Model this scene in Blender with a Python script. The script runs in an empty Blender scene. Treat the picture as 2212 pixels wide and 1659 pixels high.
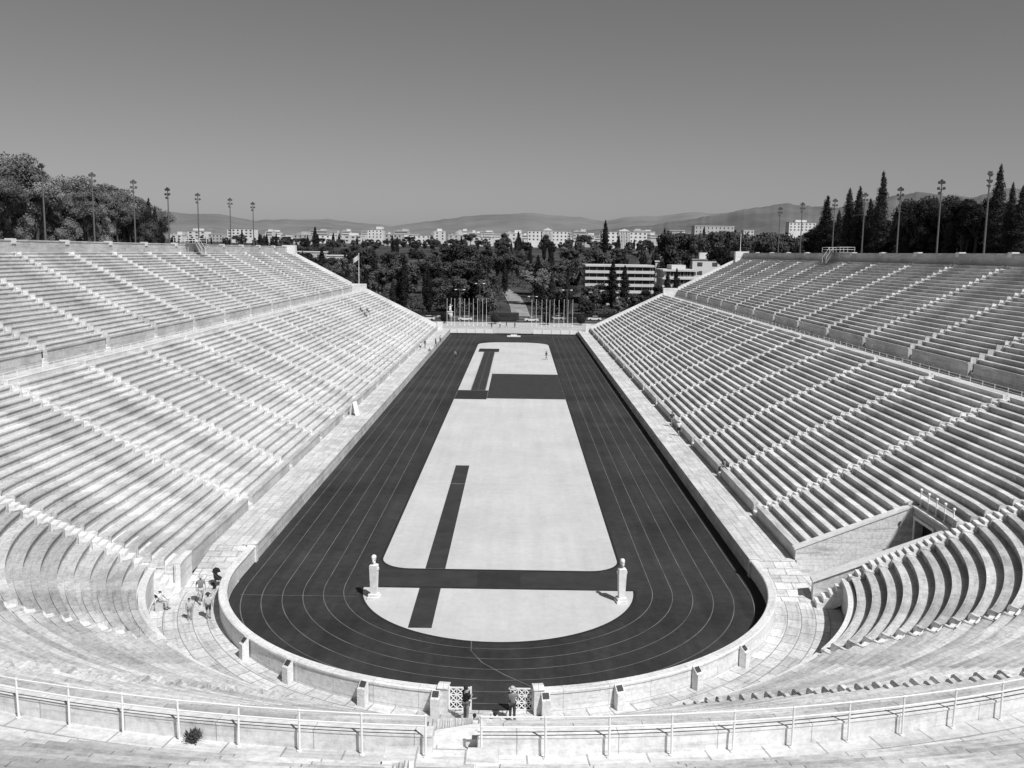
import bpy, bmesh, math, random
from mathutils import Vector, Matrix
from math import sin, cos, pi, radians, atan2, sqrt, hypot, tan
random.seed(11)
SC = bpy.context.scene
COL = SC.collection
R, YC, YE = 16.7, 57.7, 242.0
CAMZ = 21.2
TR, RS = .765, .38      # lower tier tread / rise
FW = 60.2               # far wall of the sunken passage

# ------------------------------------------------------------------ materials
def newmat(name):
    m = bpy.data.materials.new(name); m.use_nodes = True
    nt = m.node_tree; b = nt.nodes['Principled BSDF']
    b.inputs['Roughness'].default_value = .75
    b.inputs['Specular IOR Level'].default_value = .25
    return m, nt, b
def N(nt, typ, **kw):
    n = nt.nodes.new(typ)
    for k, v in kw.items(): setattr(n, k, v)
    return n
def g(v): return (v, v, v, 1)
def ramp(nt, src, stops):
    r = N(nt, 'ShaderNodeValToRGB'); cr = r.color_ramp
    cr.elements[0].position, cr.elements[0].color = stops[0][0], g(stops[0][1])
    cr.elements[1].position, cr.elements[1].color = stops[-1][0], g(stops[-1][1])
    for p, v in stops[1:-1]:
        e = cr.elements.new(p); e.color = g(v)
    nt.links.new(src, r.inputs[0]); return r.outputs[0]
def mul(nt, a, b, fac=1.0):
    m = N(nt, 'ShaderNodeMix', data_type='RGBA', blend_type='MULTIPLY')
    m.inputs[0].default_value = fac
    nt.links.new(a, m.inputs[6]); nt.links.new(b, m.inputs[7]); return m.outputs[2]
def noise(nt, vec, scale, detail=4, rough=.6, sc=None):
    if sc:
        mp = N(nt, 'ShaderNodeMapping'); mp.inputs['Scale'].default_value = sc
        nt.links.new(vec, mp.inputs[0]); vec = mp.outputs[0]
    n = N(nt, 'ShaderNodeTexNoise'); n.inputs['Scale'].default_value = scale
    n.inputs['Detail'].default_value = detail; n.inputs['Roughness'].default_value = rough
    nt.links.new(vec, n.inputs['Vector']); return n.outputs['Fac']
def geo(nt): return N(nt, 'ShaderNodeNewGeometry').outputs['Position']
def stone(name, c1, c2, bw, bh, mortar=.55, dirt=.55, msize=.012, rough=.7, streak=(.25, 3, 1), perobj=None, fin=.72):
    m, nt, b = newmat(name)
    uv = N(nt, 'ShaderNodeUVMap').outputs[0]; P = geo(nt)
    br = N(nt, 'ShaderNodeTexBrick'); br.inputs['Scale'].default_value = 1
    br.inputs['Color1'].default_value = g(c1); br.inputs['Color2'].default_value = g(c2)
    br.inputs['Mortar'].default_value = g(c1 * mortar)
    br.inputs['Mortar Size'].default_value = msize
    br.inputs['Brick Width'].default_value = bw; br.inputs['Row Height'].default_value = bh
    nt.links.new(uv, br.inputs['Vector'])
    big = ramp(nt, noise(nt, P, .22, 6, .65), [(.32, dirt), (.55, 1.0)])
    st = ramp(nt, noise(nt, uv, 1.3, 5, .7, streak), [(.33, dirt * 1.05), (.5, 1.0)])
    fine = ramp(nt, noise(nt, P, 5, 5, .75), [(.3, fin), (.58, 1.06)])
    c = mul(nt, br.outputs['Color'], big, .5); c = mul(nt, c, st, .75); c = mul(nt, c, fine, .9)
    if perobj:
        c = mul(nt, c, ramp(nt, N(nt, 'ShaderNodeObjectInfo').outputs['Random'], [(0, perobj), (1, 1.06)]))
    nt.links.new(c, b.inputs['Base Color']); b.inputs['Roughness'].default_value = rough
    bp = N(nt, 'ShaderNodeBump'); bp.inputs['Strength'].default_value = .3; bp.inputs['Distance'].default_value = .03
    nt.links.new(noise(nt, P, 9, 5, .7), bp.inputs['Height']); nt.links.new(bp.outputs[0], b.inputs['Normal'])
    return m
def plain(name, v, var=.15, scale=2.0, rough=.7, metal=0):
    m, nt, b = newmat(name)
    c = ramp(nt, noise(nt, geo(nt), scale, 5, .65), [(.3, v * (1 - var)), (.7, v * (1 + var))])
    nt.links.new(c, b.inputs['Base Color']); b.inputs['Roughness'].default_value = rough
    b.inputs['Metallic'].default_value = metal
    return m
M_ROW = stone('marble_rows', .74, .58, 1.9, 40, .5, .52, perobj=.86)
M_ROWC = stone('marble_rows_worn_gap_tone', .70, .52, 1.6, 40, .4, .48, perobj=.72, fin=.6, streak=(.35, 3, 1))  # strong row-to-row tone also stands in for shadow gaps between rows
M_ROWU = stone('marble_rows_upper', .72, .56, 1.9, 40, .5, .52, perobj=.86, fin=.66)
M_STEP = stone('marble_steps', .76, .64, 30, 30, 1, .72)
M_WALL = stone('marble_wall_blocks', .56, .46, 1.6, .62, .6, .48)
M_WALLW = stone('marble_arena_wall', .74, .66, 2.2, 3.0, .55, .6)
M_WALLP = stone('marble_passage_wall', .70, .60, 2.0, .8, .7, .45, fin=.62)
M_PAVE = stone('marble_paving', .68, .54, 1.3, .75, .5, .55, .022)
M_CURVE = stone('marble_old_paving', .70, .50, 1.1, .8, .4, .48, .028, fin=.64)
M_WHITE = plain('white_paint', .75, .05)
M_MARB = plain('white_marble', .68, .14, 3)
M_GREYMETAL = plain('grey_metal', .13, .1, 3, .5, .3)
M_DARK = plain('painted_opening_dark', .012, .2)
M_BLACK = plain('black_rubber', .02, .2)
M_PLAQUE = plain('dark_plaque', .05, .2)
M_LINE = plain('lane_paint', .13, .45, .5)
M_CURB = plain('dark_kerb', .02, .2)
M_ROAD = plain('asphalt_road', .06, .2, .5)
M_GLASS = plain('dark_glass', .03, .3, .3, .15)
M_WINF = plain('far_window_glass', .09, .3, .3, .3)
M_FORE = stone('forecourt_paving', .5, .42, 3, 3, .7, .7)
def mk_track():
    m, nt, b = newmat('track_surface')
    P = geo(nt)
    c = ramp(nt, noise(nt, P, .09, 7, .7), [(.32, .018), (.68, .044)])
    c = mul(nt, c, ramp(nt, noise(nt, P, 1.7, 6, .85), [(.3, .66), (.7, 1.28)]))
    c = mul(nt, c, ramp(nt, noise(nt, P, 1.0, 4, .6, (1.2, .05, 1)), [(.3, .78), (.65, 1.16)]))
    nt.links.new(c, b.inputs['Base Color']); b.inputs['Roughness'].default_value = .85
    return m
M_TRACK = mk_track()
def mk_field():
    m, nt, b = newmat('infield_surface')
    P = geo(nt)
    c = ramp(nt, noise(nt, P, .12, 6, .65), [(.3, .45), (.7, .54)])
    c = mul(nt, c, ramp(nt, noise(nt, P, 1.6, 6, .8), [(.3, .9), (.7, 1.06)]))
    c = mul(nt, c, ramp(nt, noise(nt, P, .9, 4, .6, (1, .06, 1)), [(.3, .93), (.65, 1.03)]))
    nt.links.new(c, b.inputs['Base Color']); b.inputs['Roughness'].default_value = .9
    return m
M_FIELD = mk_field()
M_PATCH = plain('runway_surface', .036, .25, .8)
M_PATCH2 = plain('darker_runway_pad', .026, .2, .8)
def mk_leaf(name, lo, hi):
    m, nt, b = newmat(name)
    tc = N(nt, 'ShaderNodeTexCoord').outputs['Object']
    oi = N(nt, 'ShaderNodeObjectInfo').outputs['Random']
    c = ramp(nt, noise(nt, tc, .55, 4, .7), [(.35, lo), (.65, hi)])
    c = mul(nt, c, ramp(nt, oi, [(0, .45), (1, 1.4)]))
    nt.links.new(c, b.inputs['Base Color']); b.inputs['Roughness'].default_value = .8
    return m
M_LEAF = mk_leaf('foliage_mid', .025, .08)
M_LEAFL = mk_leaf('foliage_light', .06, .16)
M_LEAFH = mk_leaf('foliage_hillside', .07, .19)
M_LEAFD = mk_leaf('foliage_dark', .010, .03)
M_BARK = plain('bark', .06, .3, 3)
M_CITY = [plain('city_wall_%d' % i, v, .1, .08) for i, v in enumerate((.55, .42, .28, .64))]
M_BAND = plain('white_render', .55, .12, .2)
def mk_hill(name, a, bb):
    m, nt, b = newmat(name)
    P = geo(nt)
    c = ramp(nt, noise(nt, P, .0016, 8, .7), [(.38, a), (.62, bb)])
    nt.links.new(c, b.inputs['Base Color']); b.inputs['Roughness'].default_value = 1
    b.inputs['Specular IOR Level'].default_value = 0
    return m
def mk_ground():
    m, nt, b = newmat('park_ground')
    P = geo(nt)
    c = ramp(nt, noise(nt, P, .03, 8, .7), [(.4, .02), (.62, .07)])
    nt.links.new(c, b.inputs['Base Color']); b.inputs['Roughness'].default_value = 1
    return m

# ------------------------------------------------------------------ mesh helpers
_b = bmesh.new(); bmesh.ops.create_icosphere(_b, subdivisions=2, radius=1)
ICO_V = [v.co.copy() for v in _b.verts]; ICO_F = [[v.index for v in f.verts] for f in _b.faces]; _b.free()
class MB:
    def __init__(s): s.v = []; s.f = []; s.uv = []
    def add(s, vs, fs, uvs=None):
        n = len(s.v); s.v += [tuple(v) for v in vs]
        for i, f in enumerate(fs):
            s.f.append([n + k for k in f]); s.uv.append(uvs[i] if uvs else None)
    def box(s, x0, x1, y0, y1, z0, z1, M=None):
        vs = [Vector(p) for p in ((x0,y0,z0),(x1,y0,z0),(x1,y1,z0),(x0,y1,z0),(x0,y0,z1),(x1,y0,z1),(x1,y1,z1),(x0,y1,z1))]
        if M: vs = [M @ v for v in vs]
        s.add(vs, [(0,3,2,1),(4,5,6,7),(0,1,5,4),(1,2,6,5),(2,3,7,6),(3,0,4,7)]); return s
    def tube(s, p0, p1, r0, r1=None, n=8):
        r1 = r0 if r1 is None else r1
        p0, p1 = Vector(p0), Vector(p1); d = (p1 - p0).normalized()
        a = d.orthogonal().normalized(); b = d.cross(a)
        vs = []
        for p, r in ((p0, r0), (p1, r1)):
            for i in range(n):
                t = 2 * pi * i / n; vs.append(p + (a * cos(t) + b * sin(t)) * r)
        fs = [(i, (i+1) % n, n + (i+1) % n, n + i) for i in range(n)] + [tuple(range(n))[::-1], tuple(range(n, 2*n))]
        s.add(vs, fs); return s
    def ball(s, c, rx, ry=None, rz=None, jit=0):
        ry = ry or rx; rz = rz or rx
        s.add([(c[0] + v.x*rx*(1+random.uniform(-jit,jit)), c[1] + v.y*ry*(1+random.uniform(-jit,jit)), c[2] + v.z*rz*(1+random.uniform(-jit,jit))) for v in ICO_V], ICO_F); return s
    def poly(s, pts, z):
        s.add([(x, y, z) for x, y in pts], [tuple(range(len(pts)))]); return s
    def prism(s, pts, a0, a1, axis='y', M=None):
        n = len(pts); vs = []
        for a in (a0, a1):
            for p, q in pts:
                v = Vector((p, a, q)) if axis == 'y' else Vector((a, p, q))
                vs.append(M @ v if M else v)
        fs = [(i, (i+1) % n, n + (i+1) % n, n + i) for i in range(n)] + [tuple(range(n)), tuple(range(n, 2*n))[::-1]]
        s.add(vs, fs); return s
    def lathe(s, prof, c=(0,0,0), n=16):
        vs = []
        for r, z in prof:
            for i in range(n): t = 2*pi*i/n; vs.append((c[0]+r*cos(t), c[1]+r*sin(t), c[2]+z))
        fs = []
        for k in range(len(prof)-1):
            for i in range(n): j = (i+1) % n; fs.append((k*n+i, k*n+j, (k+1)*n+j, (k+1)*n+i))
        fs += [tuple(range(n))[::-1], tuple(range((len(prof)-1)*n, len(prof)*n))]
        s.add(vs, fs); return s
    def build(s, name, mat, parent=None, smooth=False, world=True, fast=False):
        me = bpy.data.meshes.new(name); me.from_pydata(s.v, [], s.f)
        if not fast:
            uvl = me.uv_layers.new(name='UVMap')
            for p, uv in zip(me.polygons, s.uv):
                if uv:
                    for li, c in zip(p.loop_indices, uv): uvl.data[li].uv = c
                else:
                    nx, ny, nz = (abs(c) for c in p.normal)
                    for li in p.loop_indices:
                        x, y, z = me.vertices[me.loops[li].vertex_index].co
                        uvl.data[li].uv = (x, y) if nz > .7 else ((y, z) if nx > ny else (x, z))
            bm = bmesh.new(); bm.from_mesh(me); bmesh.ops.recalc_face_normals(bm, faces=bm.faces[:]); bm.to_mesh(me); bm.free()
        if smooth: me.polygons.foreach_set('use_smooth', [True] * len(me.polygons))
        me.materials.append(mat)
        o = bpy.data.objects.new(name, me); COL.objects.link(o)
        if parent:
            o.parent = parent
            if world: o.location = -parent.location
        return o
def tag(o, label, cat, group=None):
    o['label'] = label; o['category'] = cat
    if group: o['group'] = group
    return o
def thing(name, label, cat, loc=(0,0,0), rz=0, group=None):
    o = bpy.data.objects.new(name, None); COL.objects.link(o); o.location = loc; o.rotation_euler = (0,0,rz)
    return tag(o, label, cat, group)
def struct(o): o['kind'] = 'structure'; return o
def copy_tree(o, parent=None):
    c = o.copy(); COL.objects.link(c)
    if parent: c.parent = parent
    for ch in list(o.children): copy_tree(ch, c)
    return c
def share(name, me, parent, loc):
    o = bpy.data.objects.new(name, me); COL.objects.link(o); o.parent = parent; o.location = loc; return o

# ------------------------------------------------------------------ stadium frame: d = distance out from the arena wall line
def P2(side, d, t):
    if side == 'L': return (-(R+d), t)
    if side == 'R': return (R+d, t)
    return ((R+d)*sin(t), YC-(R+d)*cos(t))
def sweep(mb, side, prof, ts):
    n = len(prof); vs = []; us = []
    for t in ts:
        us.append(t if side != 'C' else t*(R+prof[0][0]))
        for d, z in prof:
            x, y = P2(side, d, t); vs.append((x, y, z))
    vl = [0]
    for i in range(n):
        a, b = prof[i], prof[(i+1) % n]; vl.append(vl[-1] + hypot(a[0]-b[0], a[1]-b[1]))
    fs, uv = [], []
    for k in range(len(ts)-1):
        for i in range(n):
            j = (i+1) % n
            fs.append((k*n+i, k*n+j, (k+1)*n+j, (k+1)*n+i))
            uv.append([(us[k], vl[i]), (us[k], vl[i+1]), (us[k+1], vl[i+1]), (us[k+1], vl[i])])
    m = (len(ts)-1)*n
    fs.append(tuple(range(n))); uv.append([(p[0], p[1]) for p in prof])
    fs.append(tuple(range(m, m+n))[::-1]); uv.append([(p[0], p[1]) for p in prof[::-1]])
    mb.add(vs, fs, uv)
def trange(side, a, b):
    if side != 'C':
        n = max(1, int(abs(b-a)/20)); return [a+(b-a)*i/n for i in range(n+1)]
    n = max(1, int(abs(b-a)/radians(1.5)+.5)); return [a+(b-a)*i/n for i in range(n+1)]
def radial(mb, side, t, prof, w, off=0):
    if side == 'C': e = Vector((sin(t), -cos(t), 0)); gv = Vector((cos(t), sin(t), 0)); o = Vector((0, YC, 0))
    else: e = Vector((-1 if side == 'L' else 1, 0, 0)); gv = Vector((0, 1, 0)); o = Vector((0, t, 0))
    n = len(prof); vs = []
    for s in (-1, 1):
        for d, z in prof: vs.append(o + e*(R+d) + gv*(off + s*w/2) + Vector((0, 0, z)))
    fs = [(i, (i+1) % n, n+(i+1) % n, n+i) for i in range(n)] + [tuple(range(n)), tuple(range(n, 2*n))[::-1]]
    mb.add(vs, fs)
NB = 14
SP = (YE-YC)/NB
AIS_S = [YC + SP*k for k in range(1, NB)]
AIS_C = [radians(a) for a in (-82, -50, -24.5, -.35, 24.5, 50, 82)]
HW = .5
def intervals(side, d):
    out = []
    if side == 'C':
        h = HW/(R+d+.3); a = -pi/2; e0 = False
        for c in AIS_C: out.append((a, c-h, e0, True)); a = c+h; e0 = True
        out.append((a, pi/2, True, False))
    else:
        a = YC; e0 = False
        for c in AIS_S: out.append((a, c-HW, e0, True)); a = c+HW; e0 = True
        out.append((a, YE, True, False))
    return out
PD = 10.4
def zlow(d, st): return (1.4 + RS*(d-3.3)/TR) if st else (.92 + .4*(d-3.3)/TR)
def zup(side): return 11.78 if side == 'C' else 11.9
def row_prof(d0, z1, zb, tread, rec=.085):
    return [(d0+rec, zb), (d0+rec, z1-.13), (d0+.02, z1-.10), (d0, z1-.085), (d0, z1), (d0+.42, z1), (d0+.43, z1-.06), (d0+tread+rec+.03, z1-.06), (d0+tread+rec+.03, zb)]
def end_prof(d0, z1, zb):
    return [(d0-.07, zb), (d0-.07, z1-.06), (d0-.04, z1+.06), (d0+.05, z1+.11), (d0+.16, z1+.08), (d0+.3, z1+.04), (d0+.55, z1+.03), (d0+.55, zb)]
def seat_rows(side, parent, tier, mat):
    if tier == 'low': nrow, tread, dd = 24, TR, 3.3
    else: nrow, tread, dd = 22, .74, 25.45
    for k in range(nrow):
        d0 = dd + tread*k; mb = MB()
        for (t0, t1, e0, e1) in intervals(side, d0):
            if tier == 'low':
                st = side != 'C' or abs((t0+t1)/2) > radians(82)
                zb0, rise = (1.4, RS) if st else (.92, .4)
                if not st and k < 2: continue
            else: zb0, rise = zup(side), .385
            if tier == 'low' and side == 'C' and t0 > radians(80) and d0 < PD: continue
            if tier == 'low' and side == 'R' and t0 < YC+1 and d0 < PD: t0, e0 = FW+.45, False
            z1 = zb0 + rise*(k+1); zb = z1-rise-.14
            sweep(mb, side, row_prof(d0, z1, zb, tread, .075 if side == 'C' else .085), trange(side, t0, t1))
            w = .16 if side != 'C' else .16/(R+d0)
            q = .01 if side != 'C' else .01/(R+d0)
            if e0: sweep(mb, side, end_prof(d0, z1, zb), [t0-q, t0+w])
            if e1: sweep(mb, side, end_prof(d0, z1, zb), [t1-w, t1+q])
        mb.build('seat_row', mat, parent)
def stair_prof(ds, z0, slope, line, dend, depth):
    pts = []; d = ds; z = z0
    while d < dend-.01:
        zt = min(z0 + slope*(d+depth-ds), line(d+depth))
        pts += [(d, z), (d, zt)]; z = zt; d += depth
    pts.append((d, z)); lo = [(d, z-.9), (ds, z0-.5)]
    return pts + lo
def aisle_stairs(side, parent, tier):
    for t in (AIS_C if side == 'C' else AIS_S):
        mb = MB()
        if tier == 'low':
            st = side != 'C' or abs(t) > radians(80)
            pr = stair_prof(2.95 if st else 4.1, 1.15 if side != 'C' else .05, .85 if st else 1.1, lambda d: zlow(d, st)+.02, 21.66, TR/2)
        else: pr = stair_prof(25.1, 10.4, .85, lambda d: zup(side)+.385*(d-25.45)/.74+.02, 41.7, .37)
        radial(mb, side, t, pr, .985); mb.build('aisle_stairs', M_STEP, parent)
nm = {'L': 'left', 'R': 'right', 'C': 'near curved'}
for side in 'LRC':
    loc = (-(R+13), 150, 0) if side == 'L' else ((R+13, 150, 0) if side == 'R' else (0, 25, 0))
    lt = thing('seating_stand', {'L': 'lower marble seating stand along the left side of the track, sunlit rows',
        'R': 'lower marble seating stand along the right side of the track, with shaded risers',
        'C': 'lower marble seating stand curving round the near end of the track'}[side], 'seating stand', loc)
    seat_rows(side, lt, 'low', M_ROWC if side == 'C' else M_ROW); aisle_stairs(side, lt, 'low')
    if side == 'C':
        mb = MB(); sweep(mb, 'C', [(3.38, 0), (3.38, 1.45), (8.5, 3.9), (8.5, 0)], trange('C', -pi/2, radians(-82)-.52/(R+3.4)))
        sweep(mb, 'C', [(5.02, .1), (5.02, 1.6), (7.5, 2.9), (7.5, .1)], trange('C', radians(-82)+.6/(R+5), radians(82)-.6/(R+5)))
        mb.build('foundation', M_WALLW, lt)
    up = thing('seating_stand', {'L': 'upper marble seating stand on the left above the railed walkway',
        'R': 'upper marble seating stand on the right above the railed walkway',
        'C': 'upper marble seating stand at the very bottom of the view, below the camera'}[side], 'seating stand', loc)
    seat_rows(side, up, 'up', M_ROWC if side == 'C' else M_ROWU); aisle_stairs(side, up, 'up')

mb = MB()
for side, a, b in (('L', YC, YE), ('R', YC, YE), ('C', -pi/2, pi/2)):
    sweep(mb, side, [(21.6, 9.9), (21.6, 10.4), (25.5, 10.4), (25.5, 9.9)], trange(side, a, b))
struct(mb.build('upper_walkway', M_PAVE))
def runs(side, gap):
    out = []
    if side == 'C':
        a = -pi/2
        for c in AIS_C: out.append((a, c-gap/(R+23))); a = c+gap/(R+23)
        out.append((a, pi/2))
    else:
        a = YC
        for c in AIS_S: out.append((a, c-gap)); a = c+gap
        out.append((a, YE))
    return out
RD = 22.2
for side in 'LRC':
    w = thing('low_wall', {'L': 'low marble kerb wall below the railing on the left walkway', 'R': 'low marble kerb wall below the railing on the right walkway',
        'C': 'low white marble kerb wall behind the foreground railing'}[side], 'wall', (0, 60, 10.4))
    for a, b in runs(side, .5):
        mb = MB(); sweep(mb, side, [(21.7, 10.0), (21.7, 10.78), (21.68, 10.80), (21.68, 10.84), (22.08, 10.84), (22.08, 10.80), (22.06, 10.78), (22.06, 10.3)], trange(side, a, b))
        mb.build('wall_block', M_WALLW, w)
    r = thing('railing', {'L': 'long pale metal railing beside the left walkway between the tiers', 'R': 'long pale metal railing beside the right walkway between the tiers',
        'C': 'white two-rail metal railing curving across the foreground'}[side], 'railing', (0, 60, 10.4))
    if side == 'C':
        st = 1.38/(R+RD); segs = [(-.85/(R+RD), -pi/2), (.35/(R+RD), pi/2)]; ptsl = []
        for s0, s1 in segs:
            sg = 1 if s1 > s0 else -1; tt = [s0]
            while abs(tt[-1]+sg*st) < pi/2: tt.append(tt[-1]+sg*st)
            ptsl.append(tt)
    else:
        ptsl = [[YC + 2.0*i for i in range(int((YE-YC)/2))]]
    pm = None
    for tt in ptsl:
        for t in tt:
            x, y = P2(side, RD, t)
            if pm is None:
                mb = MB(); mb.tube((0,0,0), (0,0,.95), .024); mb.ball((0,0,.95), .034); mb.ball((0,0,.72), .03); mb.tube((0,0,0), (0,0,.03), .055)
                o = mb.build('post', M_WHITE, r, world=False); pm = o.data
            else:
                o = bpy.data.objects.new('post', pm); COL.objects.link(o); o.parent = r
            o.location = Vector((x, y, 10.4)) - r.location
            o.rotation_euler = (random.uniform(-.02, .02), random.uniform(-.02, .02), 0)
        for z in (11.35, 11.12):
            mb = MB()
            for a, b in zip(tt, tt[1:]):
                xa, ya = P2(side, RD, a); xb, yb = P2(side, RD, b); mb.tube((xa, ya, z), (xb, yb, z), .019, n=6)
            mb.build('rail', M_WHITE, r)

for side in 'LRC':
    w = thing('terrace_wall', {'L': 'block wall at the foot of the upper left stand', 'R': 'shaded block wall at the foot of the upper right stand',
        'C': 'marble coping wall in front of the bottommost seat rows'}[side], 'wall', (0, 60, 10.4))
    zt_ = 11.9 if side != 'C' else 11.76
    for a, b in runs(side, .5):
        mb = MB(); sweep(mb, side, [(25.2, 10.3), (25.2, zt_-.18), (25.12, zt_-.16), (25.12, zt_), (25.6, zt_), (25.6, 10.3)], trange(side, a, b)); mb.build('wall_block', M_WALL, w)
    for t in (AIS_C if side == 'C' else []):
        for s in (-1, 1):
            mb = MB()
            radial(mb, side, t, [(24.95, 10.38), (24.95, 12.1), (25.75, 12.1), (25.75, 10.38)], .46, s*.74)
            radial(mb, side, t, [(24.88, 12.1), (24.88, 12.16), (25.1, 12.28), (25.6, 12.28), (25.82, 12.16), (25.82, 12.1)], .56, s*.74)
            mb.build('pier', M_WALLW, w)
    bw = thing('back_wall', {'L': 'pale back wall along the top of the upper left stand', 'R': 'grey shaded back wall along the top of the upper right stand',
        'C': 'marble back wall behind the highest curved rows'}[side], 'wall', (0, 60, 20.3))
    a, b = (YC, YE) if side != 'C' else (-pi/2, pi/2)
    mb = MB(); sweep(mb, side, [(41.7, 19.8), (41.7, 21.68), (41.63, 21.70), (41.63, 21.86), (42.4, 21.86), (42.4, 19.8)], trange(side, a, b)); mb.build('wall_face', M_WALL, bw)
    if side != 'C':
        for t in [YC+SP*(k+.02) for k in range(0, NB+1)]:
            mb = MB(); radial(mb, side, t, [(41.58, 21.4), (41.58, 22.0), (42.45, 22.0), (42.45, 21.4)], 1.0); mb.build('pier_cap', M_WALLW, bw)
    fp = thing('parapet_wall', {'L': 'low marble parapet between the left walkway and the first seat row', 'R': 'low marble parapet between the right walkway and the first seat row',
        'C': 'curved marble parapet at the foot of the near seating'}[side], 'wall', (0, 60, 0))
    for i, (a, b) in enumerate(runs(side, .52)):
        df = 3.0
        if side == 'C':
            if i == 7: continue
            z0, z1 = 0, 1.86; df = 4.42
            if abs((a+b)/2) > radians(82): z0, z1, df = .0, 2.0, 3.0
        else: z0, z1 = .6, 2.05
        if side == 'R' and i == 0: a = FW+.45
        mb = MB(); sweep(mb, side, [(df, z0), (df, z1-.14), (df-.05, z1-.12), (df-.05, z1), (df+.36, z1), (df+.36, z0)], trange(side, a, b))
        if side == 'C' and df > 4: sweep(mb, side, [(df+.38, .3), (df+.38, 1.7), (5.0, 1.7), (5.0, .3)], trange(side, a, b))
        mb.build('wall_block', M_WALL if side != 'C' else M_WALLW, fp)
for s, side in ((-1, 'L'), (1, 'R')):
    w1 = thing('end_wall', 'stepped white end wall closing the lower %s stand at the far entrance' % nm[side], 'wall', (s*30, YE, 0))
    mb = MB(); sweep(mb, side, [(2.9, -.2), (2.9, 2.3), (21.8, 11.5), (21.8, -.2)], [YE+.01, YE+.9]); mb.build('wall_face', M_WALLW, w1)
    mb = MB(); sweep(mb, side, [(21.6, 10), (21.6, 12.6), (25.4, 12.6), (25.4, 10)], [YE-.2, YE+1.2]); mb.build('pier', M_WALLW, w1)
    mb = MB(); sweep(mb, side, [(1.8, 0), (1.8, 3.0), (3.2, 3.0), (3.2, 0)], [YE-.2, YE+1.2]); mb.build('pier', M_WALLW, w1)
    w2 = thing('end_wall', 'sloping white end wall closing the upper %s stand at the far end' % nm[side], 'wall', (s*50, YE, 10))
    mb = MB(); sweep(mb, side, [(25.4, -.2), (25.4, 12.9), (41.7, 21.2), (42.4, 21.2), (42.4, -.2)], [YE+.01, YE+.9]); mb.build('wall_face', M_WALLW, w2)
    mb = MB(); sweep(mb, side, [(39.6, 19), (39.6, 22.2), (43.0, 22.2), (43.0, 19)], [YE-.6, YE+1.2]); mb.build('pier', M_WALLW, w2)

# ------------------------------------------------------------------ arena
cur = [(R*sin(a), YC-R*cos(a)) for a in [-pi/2+pi*i/90 for i in range(91)]]
struct(MB().poly(cur + [(R, 246), (-R, 246)], 0).build('running_track', M_TRACK))
def rrect(x0, x1, y0, y1, rn, rf):
    p = []
    for cx, cy, r, a0 in ((x0+rn, y0+rn, rn, 180), (x1-rn, y0+rn, rn, 270), (x1-rf, y1-rf, rf, 0), (x0+rf, y1-rf, rf, 90)):
        for i in range(9): a = radians(a0+i*11.25); p.append((cx+r*cos(a), cy+r*sin(a)))
    return p
def dshape(r, yt):
    a0 = math.acos(min(1, (YC-.3-yt)/r)) if yt < YC-.3 else pi/2
    return [(r*sin(a), YC-.3-r*cos(a)) for a in [-a0+2*a0*i/60 for i in range(61)]]
mb = MB().poly(rrect(-8.3, 8.3, 60.45, 221.2, 2.2, 6), .004); mb.poly(dshape(8.75, 57.1), .004); struct(mb.build('infield_border', M_CURB))
mb = MB().poly(rrect(-8.12, 8.12, 60.65, 221, 2.1, 5.9), .008); mb.poly(dshape(8.55, 56.95), .008); struct(mb.build('infield', M_FIELD))
mb = MB()
for x0, x1, y0, y1 in ((-5.0, -3.65, 60.66, 91.5), (-5.0, -3.65, 50.6, 56.94), (-3.4, 8.11, 135, 163), (-6.1, -3.9, 143, 199)):
    mb.poly([(x0, y0), (x1, y0), (x1, y1), (x0, y1)], .012)
mb.poly([(-8.0, 57.3), (8.0, 57.3), (8.0, 60.3), (-8.0, 60.3)], .006)
struct(mb.build('runway', M_PATCH))
mb = MB()
for x0, x1, y0, y1 in ((-8.1, -3.42, 134, 142.9), (-7.4, -3.0, 199.1, 206), (-1.4, 1.4, 57.4, 60.2)):
    mb.poly([(x0, y0), (x1, y0), (x1, y1), (x0, y1)], .0125)
struct(mb.build('runway_pad', M_PATCH2))
def strip(mb, pts, w, z):
    L = []
    for i, p in enumerate(pts):
        a = Vector(pts[max(0, i-1)]); b = Vector(pts[min(len(pts)-1, i+1)]); d = (b-a).normalized(); n = Vector((-d.y, d.x))*w/2
        L.append((Vector(p)+n, Vector(p)-n))
    for (a, b), (c, d) in zip(L, L[1:]): mb.add([(a.x,a.y,z),(b.x,b.y,z),(d.x,d.y,z),(c.x,c.y,z)], [(0,1,2,3)])
mb = MB()
for k in range(1, 7):
    r = 8.55 + 1.24*k
    if k == 6: r = 15.95
    strip(mb, [(-r, 238)] + [(-r, 150), (-r, 90)] + [(r*sin(a), YC-r*cos(a)) for a in [-pi/2+pi*i/90 for i in range(91)]] + [(r, 90), (r, 150), (r, 238)], .05, .014)
strip(mb, [(-15.95, 55.3), (-8.8, 55.3)], .05, .016)
strip(mb, [(-1.4+.1, 48.9), (-1.25, 47.6), (-.6, 46.2), (.6, 44.8), (2.1, 43.4), (3.9, 42.6)], .06, .0165)
for x in (-6.15, -3.85, -5.0): strip(mb, [(x, 143), (x, 199)], .05, .017)
struct(mb.build('lane_markings', M_LINE))
mb = MB(); strip(mb, [(-8.05, 84), (8.05, 84)], .04, .017); struct(mb.build('field_line', plain('faint_line', .56, .02)))

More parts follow.
